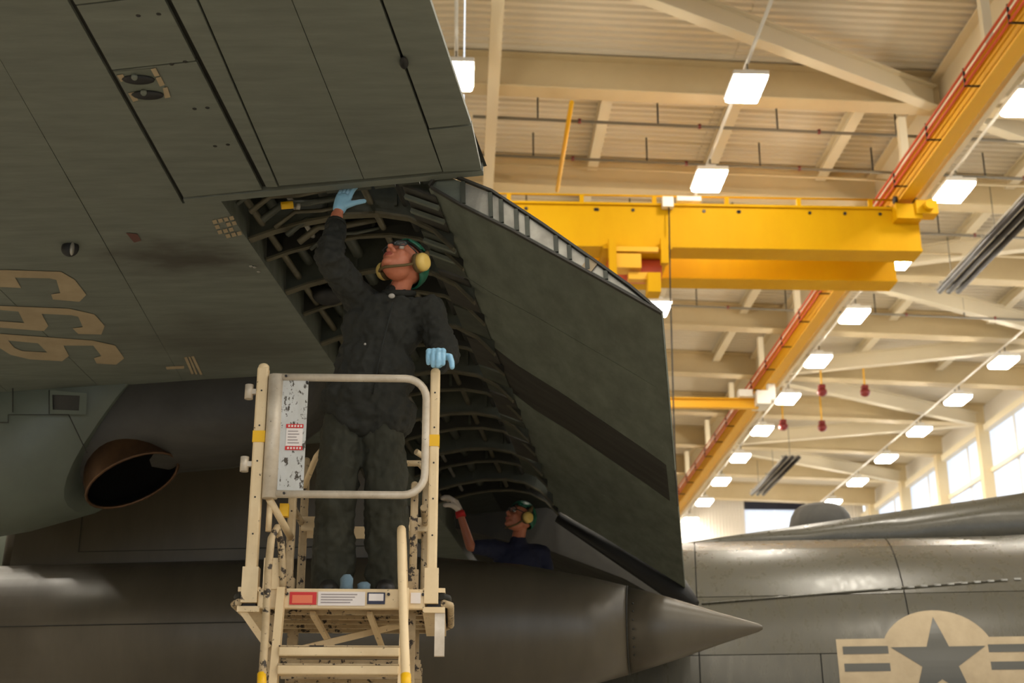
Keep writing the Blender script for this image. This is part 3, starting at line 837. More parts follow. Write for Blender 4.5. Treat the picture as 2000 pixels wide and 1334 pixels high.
inner_nacelle()
# vent with frame and panel outline on the cowl side
def nsd(x, y, off=-.004):
    r = ray(x, y); P0 = L(NS - .535 + off, 0, 0)
    return CAM + r * ((P0 - CAM).dot(IL) / r.dot(IL))
poly_mesh([nsd(95,762), nsd(170,768), nsd(168,810), nsd(95,808)], [[nsd(102,771), nsd(156,773), nsd(154,802), nsd(103,800)]]).build('vent_frame', M['nac_grey'], nac, fix=False)
poly_mesh([nsd(102,771,.01), nsd(156,773,.01), nsd(154,802,.01), nsd(103,800,.01)]).build('vent_recess', M['skin_dark'], nac, fix=False)
for seg in ([(0,825),(16,825),(16,810),(134,810),(170,885)], [(96,762),(96,808)], [(25,745),(25,805)]):
    MB().tube([nsd(x, y) for x, y in seg], .004, 5).build('cowl_seam', M['seam'], nac)
# exhaust tailpipe: opening looks aft and down
nzl = Vector((0, 0, 0))
ctr = L(2.68, -2.19, -.88)
ax = (AL * .46 - Zv * .86 - IL * .16).normalized()
maj = (AL * .87 + Zv * .49); maj = (maj - ax * maj.dot(ax)).normalized(); mnr = ax.cross(maj)
def ering(off, rm, rn, n=28): return [ctr + ax*off + maj*math.cos(2*math.pi*q/n)*rm + mnr*math.sin(2*math.pi*q/n)*rn for q in range(n)]
MB().loft([ering(-.22, .29, .25), ering(-.1, .325, .285), ering(0, .34, .30)], caps=False).build('tailpipe', M['burnt'], nac, fix=False)
MB().loft([ering(.001, .33, .29), ering(-.06, .315, .275), ering(-.2, .29, .25), ering(-.33, .27, .23)], caps=False).build('tailpipe_liner', M['soot'], nac, fix=False)
MB().loft([ering(-.05, .315, .275), ering(-.06, .315, .275)]).build('tailpipe_shade_disc', M['soot'], nac)  # black disc across the pipe, shade of its depth put into colour
MB().tube(ering(.0, .335, .295) + ering(.0, .335, .295)[:1], .012, 6, caps=False).build('tailpipe_lip', M['burnt'], nac)

# ---- external tank and pylon
TS, TH, TR = 4.1, -1.80, .585
tk = empty('fuel_tank', L(TS, 0, TH)); tk.parent = ac; tk.location = L(TS, 0, TH) - wloc(ac); WL[tk.name] = L(TS, 0, TH)
def tring(c, r, n=40, h=TH): return [L(TS + r*math.cos(2*math.pi*q/n), c, h + r*math.sin(2*math.pi*q/n)) for q in range(n)]
def tank_part(name, prof_, mat=None):
    MB().loft([tring(c, r) for c, r in prof_]).build(name, mat or M['tank_grey'], tk)
tank_part('tank_nose', [(-7.4, .02), (-7.2, .16), (-6.7, .34), (-6.0, .48), (-5.2, .56), (-4.4, TR)])
tank_part('tank_section', [(-4.39, TR), (-3.87, TR)])
tank_part('tank_section', [(-3.855, TR), (-2.0, TR), (-1.0, TR), (-.3, .575), (.4, .5), (.9, .40), (1.19, .325)])
tank_part('tail_cone', [(1.20, .322), (1.5, .235), (1.9, .105), (2.15, .03), (2.18, .012)])
MB().tube(tring(1.195, .323) + tring(1.195, .323)[:1], .006, 6, caps=False).build('cone_seam', M['seam'], tk)
MB().tube(tring(-3.86, TR + .001) + tring(-3.86, TR + .001)[:1], .01, 6, caps=False).build('tank_band', M['bare_metal'], tk)
MB().tube([L(TS - TR - .001, -4.3, TH + .03), L(TS - TR - .001, -.6, TH + .03)], .004, 5).build('tank_seam', M['seam'], tk)
for q in range(7):
    t = R(150 + 12*q)
    MB().ell(L(TS + .315*math.cos(t), 1.24, TH + .315*math.sin(t)), .008, .008, .008, nu=6, nv=4).build('screw', M['seam'], tk)
# pylon
pyl = [(-3.72, -1.24), (-3.66, -.35), (-3.5, -.05), (-1.1, -.10), (-.85, -.6), (-.3, -1.24), (-.5, -1.27)]
m = MB().loft([[L(TS - .11, c, h) for c, h in pyl], [L(TS + .11, c, h) for c, h in pyl]], smooth=False)
py = m.build('pylon', M['tank_grey'], ac)
MB().tube([L(TS, -3.72, -1.22), L(TS, -3.68, -.35)], .11, 12).build('pylon_leading_edge', M['tank_grey'], py)
MB().tube([L(TS - .112, -3.15, -.5), L(TS - .112, -3.15, -1.13), L(TS - .112, -.6, -1.14)], .004, 5).build('pylon_seam', M['seam'], py)

# ---- fuselage
FS, FH, FR = 10.6, -2.14, 2.15
fus = empty('fuselage', L(FS, 0, FH)); fus.parent = ac; fus.location = L(FS, 0, FH) - wloc(ac); WL[fus.name] = L(FS, 0, FH)
def fpt(c, th, off=0.0, r=FR):
    t = R(th)
    lift = 0.0
    rr = r
    if c > 5.5:
        rr = r - .06 * (c - 5.5); lift = .11 * (c - 5.5)
    return L(FS - (rr + off)*math.cos(t), c, FH + lift + (rr + off)*math.sin(t))
MB().loft([[fpt(c, 360*q/48, -.02, r) for q in range(48)] for c, r in ((-15, .3), (-14.5, 1.0), (-13.6, 1.6), (-12.2, 2.05), (-11, FR), (5.5, FR), (9.5, FR), (13, 1.4))]).build('fuselage_shell', M['seam'], fus)
def fpanel(c0, c1, t0, t1, mat=None, off=0.0, name='skin_panel', parent=None, skew=0.0):
    m = MB(); nth = max(3, int((t1 - t0)/5)); nc = max(1, int((c1 - c0)/1.2))
    g = .007
    rings = []
    for j in range(nc + 1):
        c = c0 + g + (c1 - c0 - 2*g)*j/nc
        rings.append([fpt(c, t0 + .12 + (t1 - t0 - .24)*q/nth + skew*(c), off) for q in range(nth + 1)])
    m.loft(rings, closed=False, caps=False)
    return m.build(name, mat or M['fus_grey'], parent or fus, fix=False)
cuts = [-11, -8.2, -5.6, -3.4, -1.2, 1.7, 2.95, 3.9, 4.9, 6.4, 8.2]
for c0, c1 in zip(cuts[:-1], cuts[1:]):
    fpanel(c0, c1, -40, -6); fpanel(c0, c1, -6, 16.5)
cuts2 = [-11, -8.2, -5.6, -3.4, -1.2, 1.7, 3.9, 6.4, 8.2]
for c0, c1 in zip(cuts2[:-1], cuts2[1:]):
    fpanel(c0, c1, 16.5, 36); fpanel(c0, c1, 36, 62); fpanel(c0, c1, 62, 118)
# raised longeron lip along the panel line, rising aft
MB().tube([fpt(c, 33.5 + 2.2*(c - 1.8), .004) for c in (1.75, 2.6, 3.4, 4.2, 5.0)], .012, 6).build('lap_joint', M['fus_grey'], fus)
for k in range(14):
    c = 3.7 + .14 * k
    MB().cbox(fpt(c, 33.5 + 2.2*(c - 1.8), .006), AL*.07, Zv*.02, IL*.02).build('lap_rivet', M['bare_metal'], fus)
# dorsal fin root rising aft
m = MB()
rings = []
for c, h, hw in ((1.3, .0, .05), (2.0, .09, .14), (3.0, .215, .2), (4.2, .36, .24), (5.65, .54, .26), (7.5, .95, .28), (9.0, 1.9, .28)):
    rings.append([L(FS - hw - .35, c, -.08), L(FS - hw*.5, c, h*.75), L(FS - .05, c, h), L(FS + .05, c, h), L(FS + hw*.5, c, h*.75), L(FS + hw + .35, c, -.08)])
m.loft(rings, smooth=True).build('dorsal_fin', M['fus_grey'], fus)
# antenna dome behind the fin root
m = MB(); rings = []
for h, k in ((-.2, 1.0), (.2, .98), (.33, .9), (.42, .78), (.47, .6), (.50, .3), (.505, .02)):
    rings.append([L(FS + 1.1 + .42*k*math.sin(2*math.pi*q/24), 3.33 + .42*k*math.cos(2*math.pi*q/24), h + .21) for q in range(24)])
m.loft(rings).build('antenna_dome', M['skin_dark'], fus)
# national insignia: disc, star, bars (flat print following the skin)
SC, STH = 4.14, 13.9
def fuv(u, v, off): return fpt(SC + u, STH + math.degrees(v / FR), off)
def grid_decal(poly, off, name, mat):
    bm = bmesh.new()
    vs = [bm.verts.new((u, v, 0)) for u, v in poly]
    bm.faces.new(vs)
    for k in range(-12, 13):
        bmesh.ops.bisect_plane(bm, geom=bm.verts[:] + bm.edges[:] + bm.faces[:], plane_co=(0, k*.06, 0), plane_no=(0, 1, 0))
    m = MB(); bm.verts.index_update()
    m.add([fuv(v.co.x, v.co.y, off) for v in bm.verts], [[v.index for v in f.verts] for f in bm.faces])
    bm.free()
    return m.build(name, mat, fus, fix=False)
DR = .585
grid_decal([(DR*math.cos(2*math.pi*q/48), DR*math.sin(2*math.pi*q/48)) for q in range(48)], .004, 'insignia_disc', M['mark_tan'])
for sx in (-1, 1):
    bar = lambda u0, u1, v0, v1: [(sx*u0, v0), (sx*u1, v0), (sx*u1, v1), (sx*u0, v1)]
    grid_decal(bar(.48, 1.02, -.26, .255), .003, 'insignia_bar', M['mark_tan'])
    grid_decal(bar(.5, .96, .085, .17), .0055, 'insignia_stripe', M['mark_grey'])
    grid_decal(bar(.5, .96, -.10, -.015), .0055, 'insignia_stripe', M['mark_grey'])
star = []
for q in range(10):
    r = .50 if q % 2 == 0 else .19
    t = math.pi/2 + math.pi*q/5
    star.append((r*math.cos(t), r*math.sin(t)))
for q in range(0, 10, 2):      # five kites
    grid_decal([(0, 0), star[(q-1) % 10], star[q], star[(q+1) % 10]], .007, 'insignia_star', M['mark_grey'])
# small fittings and markings on the aft fuselage
for (c, t, du, dv) in ((1.86, 27, .10, .03), (1.92, 24, .02, .10)):
    MB().cbox(fpt(c, t, .01), AL*du, Zv*dv, IL*.02).build('step_fitting', M['mark_tan'], fus)
for pts in ([(1.92, -3.5), (1.92, -6), (1.85, -6)],):
    MB().tube([fpt(c, t, .004) for c, t in pts], .012, 4).build('corner_mark', M['mark_tan'], fus)
MB().tube([fpt(1.0, -9.5, .004), fpt(1.95, -9.5, .004), fpt(1.97, -10.5, .004), fpt(1.97, -22, .004)], .014, 4).build('door_outline', M['mark_tan'], fus)
MB().tube([fpt(1.05, -11.2, .004), fpt(1.85, -11.2, .004), fpt(1.87, -12, .004), fpt(1.87, -22, .004)], .008, 4).build('door_outline', M['seam'], fus)
# landing gear pod and wheels
m = MB().loft([[L(FS - 2.0 + .5*k*math.cos(2*math.pi*q/20)*1.0, c, -3.55 + .62*k*math.sin(2*math.pi*q/20)) for q in range(20)] for c, k in ((-4.2, .1), (-3.8, .8), (-3.0, 1), (-.6, 1), (.2, .8), (.7, .1))])
m.build('gear_pod', M['fus_grey'], fus)
for c in (-2.4, -1.0):
    for sx in (-1, 1):
        MB().tube([L(FS + sx*1.95, c, -4.08), L(FS + sx*1.55, c, -4.08)], .51, 24).build('main_wheel', M['black'], fus)
MB().tube([L(FS - .2, -11.2, -4.2), L(FS + .2, -11.2, -4.2)], .39, 24).build('nose_wheel', M['black'], fus)
MB().tube([L(FS, -11.2, -4.2), L(FS, -11.2, -3.6)], .09, 10).build('nose_strut', M['bare_metal'], fus)
# ================================================================== maintenance stand
SX0, SX1, SY0, SY1, PZ = -0.985, -0.055, 6.30, 7.16, 2.45
st = empty('maintenance_stand', ((SX0+SX1)/2, 6.7, 0), 'chipped cream maintenance stand with ladder and gate under the wing', 'work stand')
# platform deck and edge beams
deckm = MB().bbox(SX0 + .08, SX1 - .08, SY0 + .02, SY1, PZ - .03, PZ)
deckm.build('platform_deck', M['stand_rusty'], st)
fb_ = MB().bbox(-.895, -.145, SY0 - .02, SY0 + .02, PZ - .085, PZ + .005).build('front_beam', M['stand'], st, bevel=.006)
def front_label(x0, x1, z0, z1, mat, d=.004, parent=fb_):
    return MB().bbox(x0, x1, SY0 - .022 - d, SY0 - .020, z0, z1).build('label', mat, parent)
front_label(-.752, -.632, PZ - .068, PZ - .012, M['label_red']); front_label(-.74, -.65, PZ - .062, PZ - .026, M['label_orange'], .006)
front_label(-.625, -.415, PZ - .072, PZ - .010, M['label_white'])
for k in range(4): front_label(-.612, -.45 - .01*k, PZ - .024 - .012*k, PZ - .020 - .012*k, M['label_grey'], .006)
front_label(-.405, -.325, PZ - .064, PZ - .012, M['label_blue']); front_label(-.398, -.332, PZ - .05, PZ - .018, M['label_white'], .006)
front_label(-.21, -.165, PZ - .06, PZ - .012, M['label_white'])
for x in (-.875, -.765, -.31, -.235, -.155):
    MB().cyl((x, SY0 - .028, PZ - .02), (x, SY0 - .018, PZ - .02), .007, 8).build('bolt', M['heater_dark'], fb_)
for sx, x0, x1 in ((-1, SX0, SX0 + .1), (1, SX1 - .1, SX1)):
    MB().bbox(x0, x1, SY0 - .02, SY1, PZ - .01, PZ + .01).build('side_plate', M['stand'], st)
    MB().bbox(x0, x1, SY0 - .02, SY1, PZ - .10, PZ - .075).build('side_plate', M['stand'], st)
    for k in range(2):
        z = PZ - .026 - .032*k
        xo = SX0 - .012*(k+1) if sx < 0 else SX1 + .012*(k+1)
        MB().tube([(xo + (.03 if sx < 0 else -.03), SY0 - .015, z), (xo, SY0 + .05, z), (xo, SY1 - .1, z), (xo + (.03 if sx < 0 else -.03), SY1, z)], .017, 8).build('rubber_bumper', M['stand_rusty'] if k else M['core'], st)
    MB().bbox(x0 + .02, x1 - .02, SY0, SY0 + .05, PZ - .08, PZ - .01).build('bumper_block', M['heater_dark'], st)
# under-deck bracing
for k in range(5):
    y = SY0 + .12 + .17*k
    MB().bbox(SX0 + .1, SX1 - .1, y, y + .045, PZ - .09, PZ - .032).build('cross_member', M['stand_rusty'], st)
MB().bar((-.80, SY0 + .05, PZ - .28), (-.24, SY1 - .2, PZ - .06), .02, .03).build('diagonal_brace', M['stand'], st)
MB().bar((-.66, SY0 + .1, PZ - .09), (-.60, SY0 + .7, PZ - .20), .025, .02).build('diagonal_brace', M['stand'], st)
MB().bar((-.40, SY0 + .1, PZ - .09), (-.36, SY0 + .7, PZ - .20), .025, .02).build('diagonal_brace', M['stand'], st)
for k in range(3):
    MB().bbox(SX0 + .14, SX1 - .12, SY0 + .55 + .2*k, SY0 + .58 + .2*k, PZ - .34 - .0*k, PZ - .25).build('lower_rail', M['stand_rusty'], st)
MB().bar((SX0 + .02, SY0, PZ - .09), (SX0 + .14, SY0 + .05, PZ - .25), .03, .02, up=Vector((0,1,0))).build('gusset', M['stand'], st)
MB().bbox(SX1 - .045, SX1 - .0, SY0 - .01, SY0 + .03, PZ - .29, PZ - .10).build('drop_leg', M['gate'], st)
# legs and base
for x in (SX0 + .16, SX1 - .16):
    for y in (SY0 + .12, SY1 - .06):
        MB().bbox(x - .025, x + .025, y - .025, y + .025, .16, PZ - .06).build('leg', M['stand_rusty'], st)
        MB().tube([(x - .025, y, .09), (x + .025, y, .09)], .09, 16).build('caster', M['black'], st)
        MB().bbox(x - .04, x + .04, y - .04, y + .04, .10, .19).build('caster_fork', M['heater_dark'], st)
for z in (.25, 1.2):
    MB().bbox(SX0 + .16, SX1 - .16, SY0 + .10, SY0 + .14, z, z + .05).build('base_rail', M['stand_rusty'], st)
    MB().bbox(SX0 + .16, SX1 - .16, SY1 - .08, SY1 - .04, z, z + .05).build('base_rail', M['stand_rusty'], st)
    for x in (SX0 + .16, SX1 - .16):
        MB().bbox(x - .02, x + .02, SY0 + .12, SY1 - .06, z, z + .05).build('base_rail', M['stand_rusty'], st)
# guard posts
def post(x, y, z1, w=.05, tape=None, mat='stand'):
    m = MB().bbox(x - w/2, x + w/2, y - w/2, y + w/2, PZ, z1)
    o = m.build('guard_post', M[mat], st, bevel=.01)
    MB().ell((x, y, z1), w/2, w/2, w/2.4).build('post_cap', M[mat], o)
    if tape: MB().bbox(x - w/2 - .002, x + w/2 + .002, y - w/2 - .002, y + w/2 + .002, tape, tape + .055).build('yellow_tape', M['tape'], o)
    MB().bbox(x - w/2 - .009, x + w/2 + .009, y - w/2 - .006, y + w/2 + .006, PZ - .06, PZ + .10).build('post_socket', M[mat], o)
    for k in range(5):
        z = PZ + .25 + k*.17
        if z < z1 - .05: MB().cyl((x, y - w/2 - .002, z), (x, y - w/2 + .003, z), .0045, 6).build('pin_hole', M['heater_dark'], o)
    return o
pl = post(-.933, SY0, 3.50, .054, 3.13)
pr = post(-.118, SY0, 3.49, .046, 3.12)
post(-.80, SY0 + .30, 3.0, .04, None, 'stand_rusty'); post(-.80, SY1 - .05, 3.25, .04, None, 'stand_rusty')
post(-.17, SY1 - .05, 3.25, .04, None, 'stand_rusty'); post(-.205, SY0 + .04, 2.95, .035, None, 'stand_rusty')
for z in (3.38, 3.03):
    MB().cyl((-.995, SY0, z - .035), (-.995, SY0, z + .035), .02, 10).bbox(-1.0, -.95, SY0 - .012, SY0 + .012, z - .012, z + .012).build('hinge_pin', M['gate'], pl)
# back rails
MB().tube([(-.80, SY1 - .05, 3.2), (-.76, SY1 - .05, 3.24), (-.21, SY1 - .05, 3.24), (-.17, SY1 - .05, 3.2)], .018, 8).build('back_rail', M['stand'], st)
MB().bbox(-.80, -.66, SY0 + .7, SY0 + .73, 2.86, 2.93).build('mid_rail', M['stand'], st)
MB().bbox(-.28, -.15, SY0 + .7, SY0 + .73, 2.86, 2.93).build('mid_rail', M['stand'], st)
MB().bbox(-.80, -.17, SY1 - .06, SY1 - .04, 2.84, 2.90).build('mid_rail', M['stand'], st)
MB().tube([(-.80, SY1 - .1, 3.1), (-.73, SY1 - .25, 3.22), (-.70, SY1 - .3, 3.24)], .016, 8).build('loop_rail', M['stand'], st)
MB().tube([(-.14, SY1 - .1, 3.1), (-.17, SY1 - .25, 3.22), (-.22, SY1 - .3, 3.24)], .016, 8).build('loop_rail', M['stand'], st)
for x in (-.80, -.17):
    MB().tube([(x, SY0 + .32, 2.9), (x, SY1 - .05, 2.9)], .016, 8).build('side_rail', M['stand_rusty'], st)
# swing gate
gz1, gz0, gx1 = 3.447, 2.885, -.158
arc = lambda cx, cz, a0, a1, r: [(cx + r*math.cos(R(a0 + (a1 - a0)*q/6)), SY0 - .025, cz + r*math.sin(R(a0 + (a1 - a0)*q/6))) for q in range(7)]
path = [(-.885, SY0 - .025, gz1)] + arc(gx1 - .10, gz1 - .10, 90, 0, .10) + arc(gx1 - .10, gz0 + .10, 0, -90, .10) + [(-.89, SY0 - .025, gz0)]
gt = MB().tube(path, .0185, 12).build('gate_frame', M['gate'], st)
MB().bbox(-.84, -.715, SY0 - .03, SY0 - .022, gz0 + .01, gz1 - .01).build('gate_plate', M['gate_plate'], gt)
MB().tube([(-.868, SY0 - .02, gz0 - .02), (-.868, SY0 - .02, gz1 + .01)], .036, 14).build('hinge_tube', M['gate'], gt)
for z0, z1 in ((3.198, 3.216), (3.092, 3.110)):
    MB().bbox(-.808, -.728, SY0 - .034, SY0 - .030, z0, z1).build('warning_label', M['label_red'], gt)
    for k in range(5):
        MB().bbox(-.798 + .014*k, -.790 + .014*k, SY0 - .036, SY0 - .033, z0 + .004, z1 - .005).build('label_print', M['label_white'], gt)
MB().bbox(-.806, -.73, SY0 - .0325, SY0 - .030, 3.112, 3.196).build('label_ground', M['label_white'], gt)
for k in range(5):
    MB().bbox(-.798, -.745 - .006*(k % 3), SY0 - .034, SY0 - .032, 3.124 + .014*k, 3.128 + .014*k).build('label_print', M['label_grey'], gt)
for x, z in ((-.72, gz1 - .03), (-.82, gz1), (-.80, gz0)):
    MB().cyl((x, SY0 - .05, z), (x, SY0 - .02, z), .006, 8).build('rivet', M['heater_dark'], gt)
MB().tube([(-.87, SY0 - .01, gz0 - .02), (-.81, SY0 + .1, gz0 - .12), (-.80, SY0 + .28, gz0 - .14)], .018, 8).build('gate_stay', M['stand'], st)
MB().bbox(-.83, -.79, SY0 + .06, SY0 + .10, 2.80, 2.86).build('yellow_tape', M['tape'], st)
MB().tube([(-.87, SY0 + .02, gz0 - .02), (-.87, SY0 + .02, 2.72)], .014, 8).build('drop_bolt', M['stand'], st)
# ladder: stringers, rungs, looped handrails
ly0 = SY0 - .02
for x in (-.79, -.235):
    MB().bar((x, ly0, PZ + .0), (x - .01, ly0 - .55, 0.02), .035, .06, up=Vector((0, 1, 0))).build('stringer', M['stand'], st)
for k, z in enumerate((2.165, 2.085, 1.80, 1.52, 1.24, .96, .68, .40)):
    y = ly0 - .55 * (PZ - z) / PZ
    MB().bbox(-.775, -.25, y - .05, y + .07, z - .02, z + .02).build('rung', M['stand'], st, bevel=.006)
    if k < 3: MB().bbox(-.775, -.25, y - .05, y + .07, z + .02, z + .026).build('tread_grip', M['stand_rusty'], st)
m = MB().tube([atY(505, 1500, 5.80), atY(512, 1334, 5.95), atY(520, 1200, 6.06), atY(524, 1110, 6.12), atY(530, 1052, 6.17), atY(541, 1030, 6.21), atY(549, 1060, 6.25), atY(552, 1120, 6.27), atY(553, 1160, 6.27)], .017, 10)
hr = m.build('ladder_handrail', M['stand_rusty'], st)
MB().tube([atY(511, 1350, 5.93), atY(511.5, 1316, 5.965)], .0195, 10).build('yellow_tape', M['tape'], hr)
m = MB().tube([atY(800, 1500, 5.80), atY(793, 1334, 5.95), atY(788, 1200, 6.06), atY(785, 1110, 6.12), atY(784, 1052, 6.17), atY(784, 1034, 6.21), atY(786, 1060, 6.25), atY(788, 1120, 6.27), atY(789, 1160, 6.27)], .020, 10)
hr = m.build('ladder_handrail', M['stand'], st)
MB().tube([atY(793.5, 1350, 5.93), atY(792.5, 1318, 5.965)], .0225, 10).build('yellow_tape', M['tape'], hr)
MB().bbox(-.875, -.785, SY0 - .03, SY0 + .01, PZ + .0, PZ + .14).build('rail_bracket', M['stand'], st)

# second stand, behind the tank
s2 = empty('work_stand', (.55, 11.8, 0), 'low cream work stand behind the fuel tank carrying the second worker', 'work stand')
MB().bbox(.1, 1.0, 11.45, 12.15, 2.09, 2.14).build('platform', M['stand_rusty'], s2)
for x in (.14, .96):
    for y in (11.49, 12.11):
        MB().bbox(x - .025, x + .025, y - .025, y + .025, 0, 2.09).build('leg', M['stand_rusty'], s2)
for z in (.5, 1.2):
    MB().bbox(.14, .96, 11.47, 11.51, z, z + .05).build('cross_rail', M['stand_rusty'], s2)
    MB().bbox(.14, .96, 12.09, 12.13, z, z + .05).build('cross_rail', M['stand_rusty'], s2)

# ================================================================== people
def capsule(m, p0, p1, r0, r1, n=12):
    p0, p1 = Vector(p0), Vector(p1)
    d = (p1 - p0)
    if d.length < 1e-5: d = Vector((0, 0, 1e-4))
    u = d.normalized()
    pts, rs = [], []
    for a in (85, 60, 30): pts.append(p0 - u*r0*math.sin(R(a))); rs.append(r0*math.cos(R(a)))
    for t in (0, .33, .66, 1): pts.append(p0 + d*t); rs.append(r0 + (r1 - r0)*t)
    for a in (30, 60, 85): pts.append(p1 + u*r1*math.sin(R(a))); rs.append(r1*math.cos(R(a)))
    m.tube(pts, rs, n)
def blob(name, prims, mat, parent, voxel=.008, smooth=4, folds=0.0, fold_size=.09, deci=None):
    m = MB()
    for p in prims:
        if p[0] == 'c': capsule(m, *p[1:])
        else: m.ell(p[1], *p[2], M=(p[3] if len(p) > 3 else None), nu=18, nv=12)
    me = m.mesh(name + '_src', wloc(parent))
    t = bpy.data.objects.new('tmp', me); col.objects.link(t)
    md_ = t.modifiers.new('r', 'REMESH'); md_.mode = 'VOXEL'; md_.voxel_size = voxel
    if smooth:
        sm = t.modifiers.new('s', 'SMOOTH'); sm.iterations = smooth; sm.factor = .5
    if folds:
        tx = bpy.data.textures.new('folds', 'CLOUDS'); tx.noise_scale = fold_size; tx.noise_depth = 2
        dm = t.modifiers.new('d', 'DISPLACE'); dm.texture = tx; dm.strength = folds; dm.mid_level = .5
    dg = bpy.context.evaluated_depsgraph_get()
    out = bpy.data.meshes.new_from_object(t.evaluated_get(dg))
    out.name = name
    bpy.data.objects.remove(t); bpy.data.meshes.remove(me)
    out.polygons.foreach_set('use_smooth', [True]*len(out.polygons))
    out.materials.clear()
    return link_mesh(name, out, mat, parent)
def hand(wrist, fwd, nrm, thumb_side, curls, tcurl=.5, g=0.0, sc=1.0, spread=.05):
    """five-fingered hand as capsules: fwd along the palm, nrm out of the palm, thumb_side across"""
    f = Vector(fwd).normalized(); n = Vector(nrm); n = (n - f*n.dot(f)).normalized()
    t = Vector(thumb_side); t = (t - f*t.dot(f) - n*t.dot(n)).normalized()
    w = Vector(wrist); P = []
    lens = [(.044, .026, .021), (.049, .030, .023), (.045, .028, .022), (.034, .021, .018)]
    for k in range(4):
        off = (.031 - .021*k) * sc
        kn = w + f*(.090 - .004*abs(k - 1))*sc + t*off
        P.append(('c', w + t*off*.6 + f*.015*sc, kn, (.0165 + g)*sc, (.0125 + g)*sc))
        a = curls[k][0]; p = kn
        d0 = (f + t*(spread*(1.5 - k))).normalized()
        for j in range(3):
            d = d0*math.cos(a) + n*math.sin(a)
            q = p + d*lens[k][j]*sc
            P.append(('c', p, q, (.0100 - .0008*j + g)*sc, (.0092 - .0008*j + g)*sc))
            p = q; a += curls[k][1]
    b = w + f*.025*sc + t*.026*sc
    d = (f*.55 + t*.75 + n*.25).normalized()
    q = b + d*.045*sc
    P.append(('c', b, q, (.0165 + g)*sc, (.0125 + g)*sc))
    d = (d*math.cos(tcurl) + n*math.sin(tcurl)).normalized(); q2 = q + d*.032*sc
    P.append(('c', q, q2, (.0115 + g)*sc, (.0105 + g)*sc))
    d = (d*math.cos(tcurl) + n*math.sin(tcurl)).normalized()
    P.append(('c', q2, q2 + d*.025*sc, (.0105 + g)*sc, (.009 + g)*sc))
    return P

HK = 1.13          # heads drawn a little large for the padded cranial helmets
def head_frame(center, f, u):
    f = Vector(f).normalized(); u = Vector(u); u = (u - f*u.dot(f)).normalized(); x = f.cross(u)
    Mx = Matrix((x, f, u)).transposed() * HK
    c = Vector(center)
    return (lambda a, b, d: c + (x*a + f*b + u*d) * HK), Mx
def head_prims(H, Mx):
    E = lambda p, r: ('e', H(*p), r, Mx)
    return [E((0, -.012, .025), (.076, .098, .098)), E((0, .022, -.03), (.066, .074, .085)), E((0, .040, -.078), (.050, .052, .040)),
            E((0, .076, -.098), (.024, .020, .018)), E((0, .074, .036), (.056, .026, .018)), E((.034, .062, -.024), (.026, .028, .026)), E((-.034, .062, -.024), (.026, .028, .026)),
            ('c', H(0, .090, .022), H(0, .116, -.022), .0085, .0125), E((.013, .098, -.028), (.011, .012, .009)), E((-.013, .098, -.028), (.011, .012, .009)),
            E((0, .088, -.055), (.024, .014, .011)), E((0, .086, -.067), (.020, .014, .009)),
            E((.076, -.012, -.008), (.012, .024, .034)), E((-.076, -.012, -.008), (.012, .024, .034))]
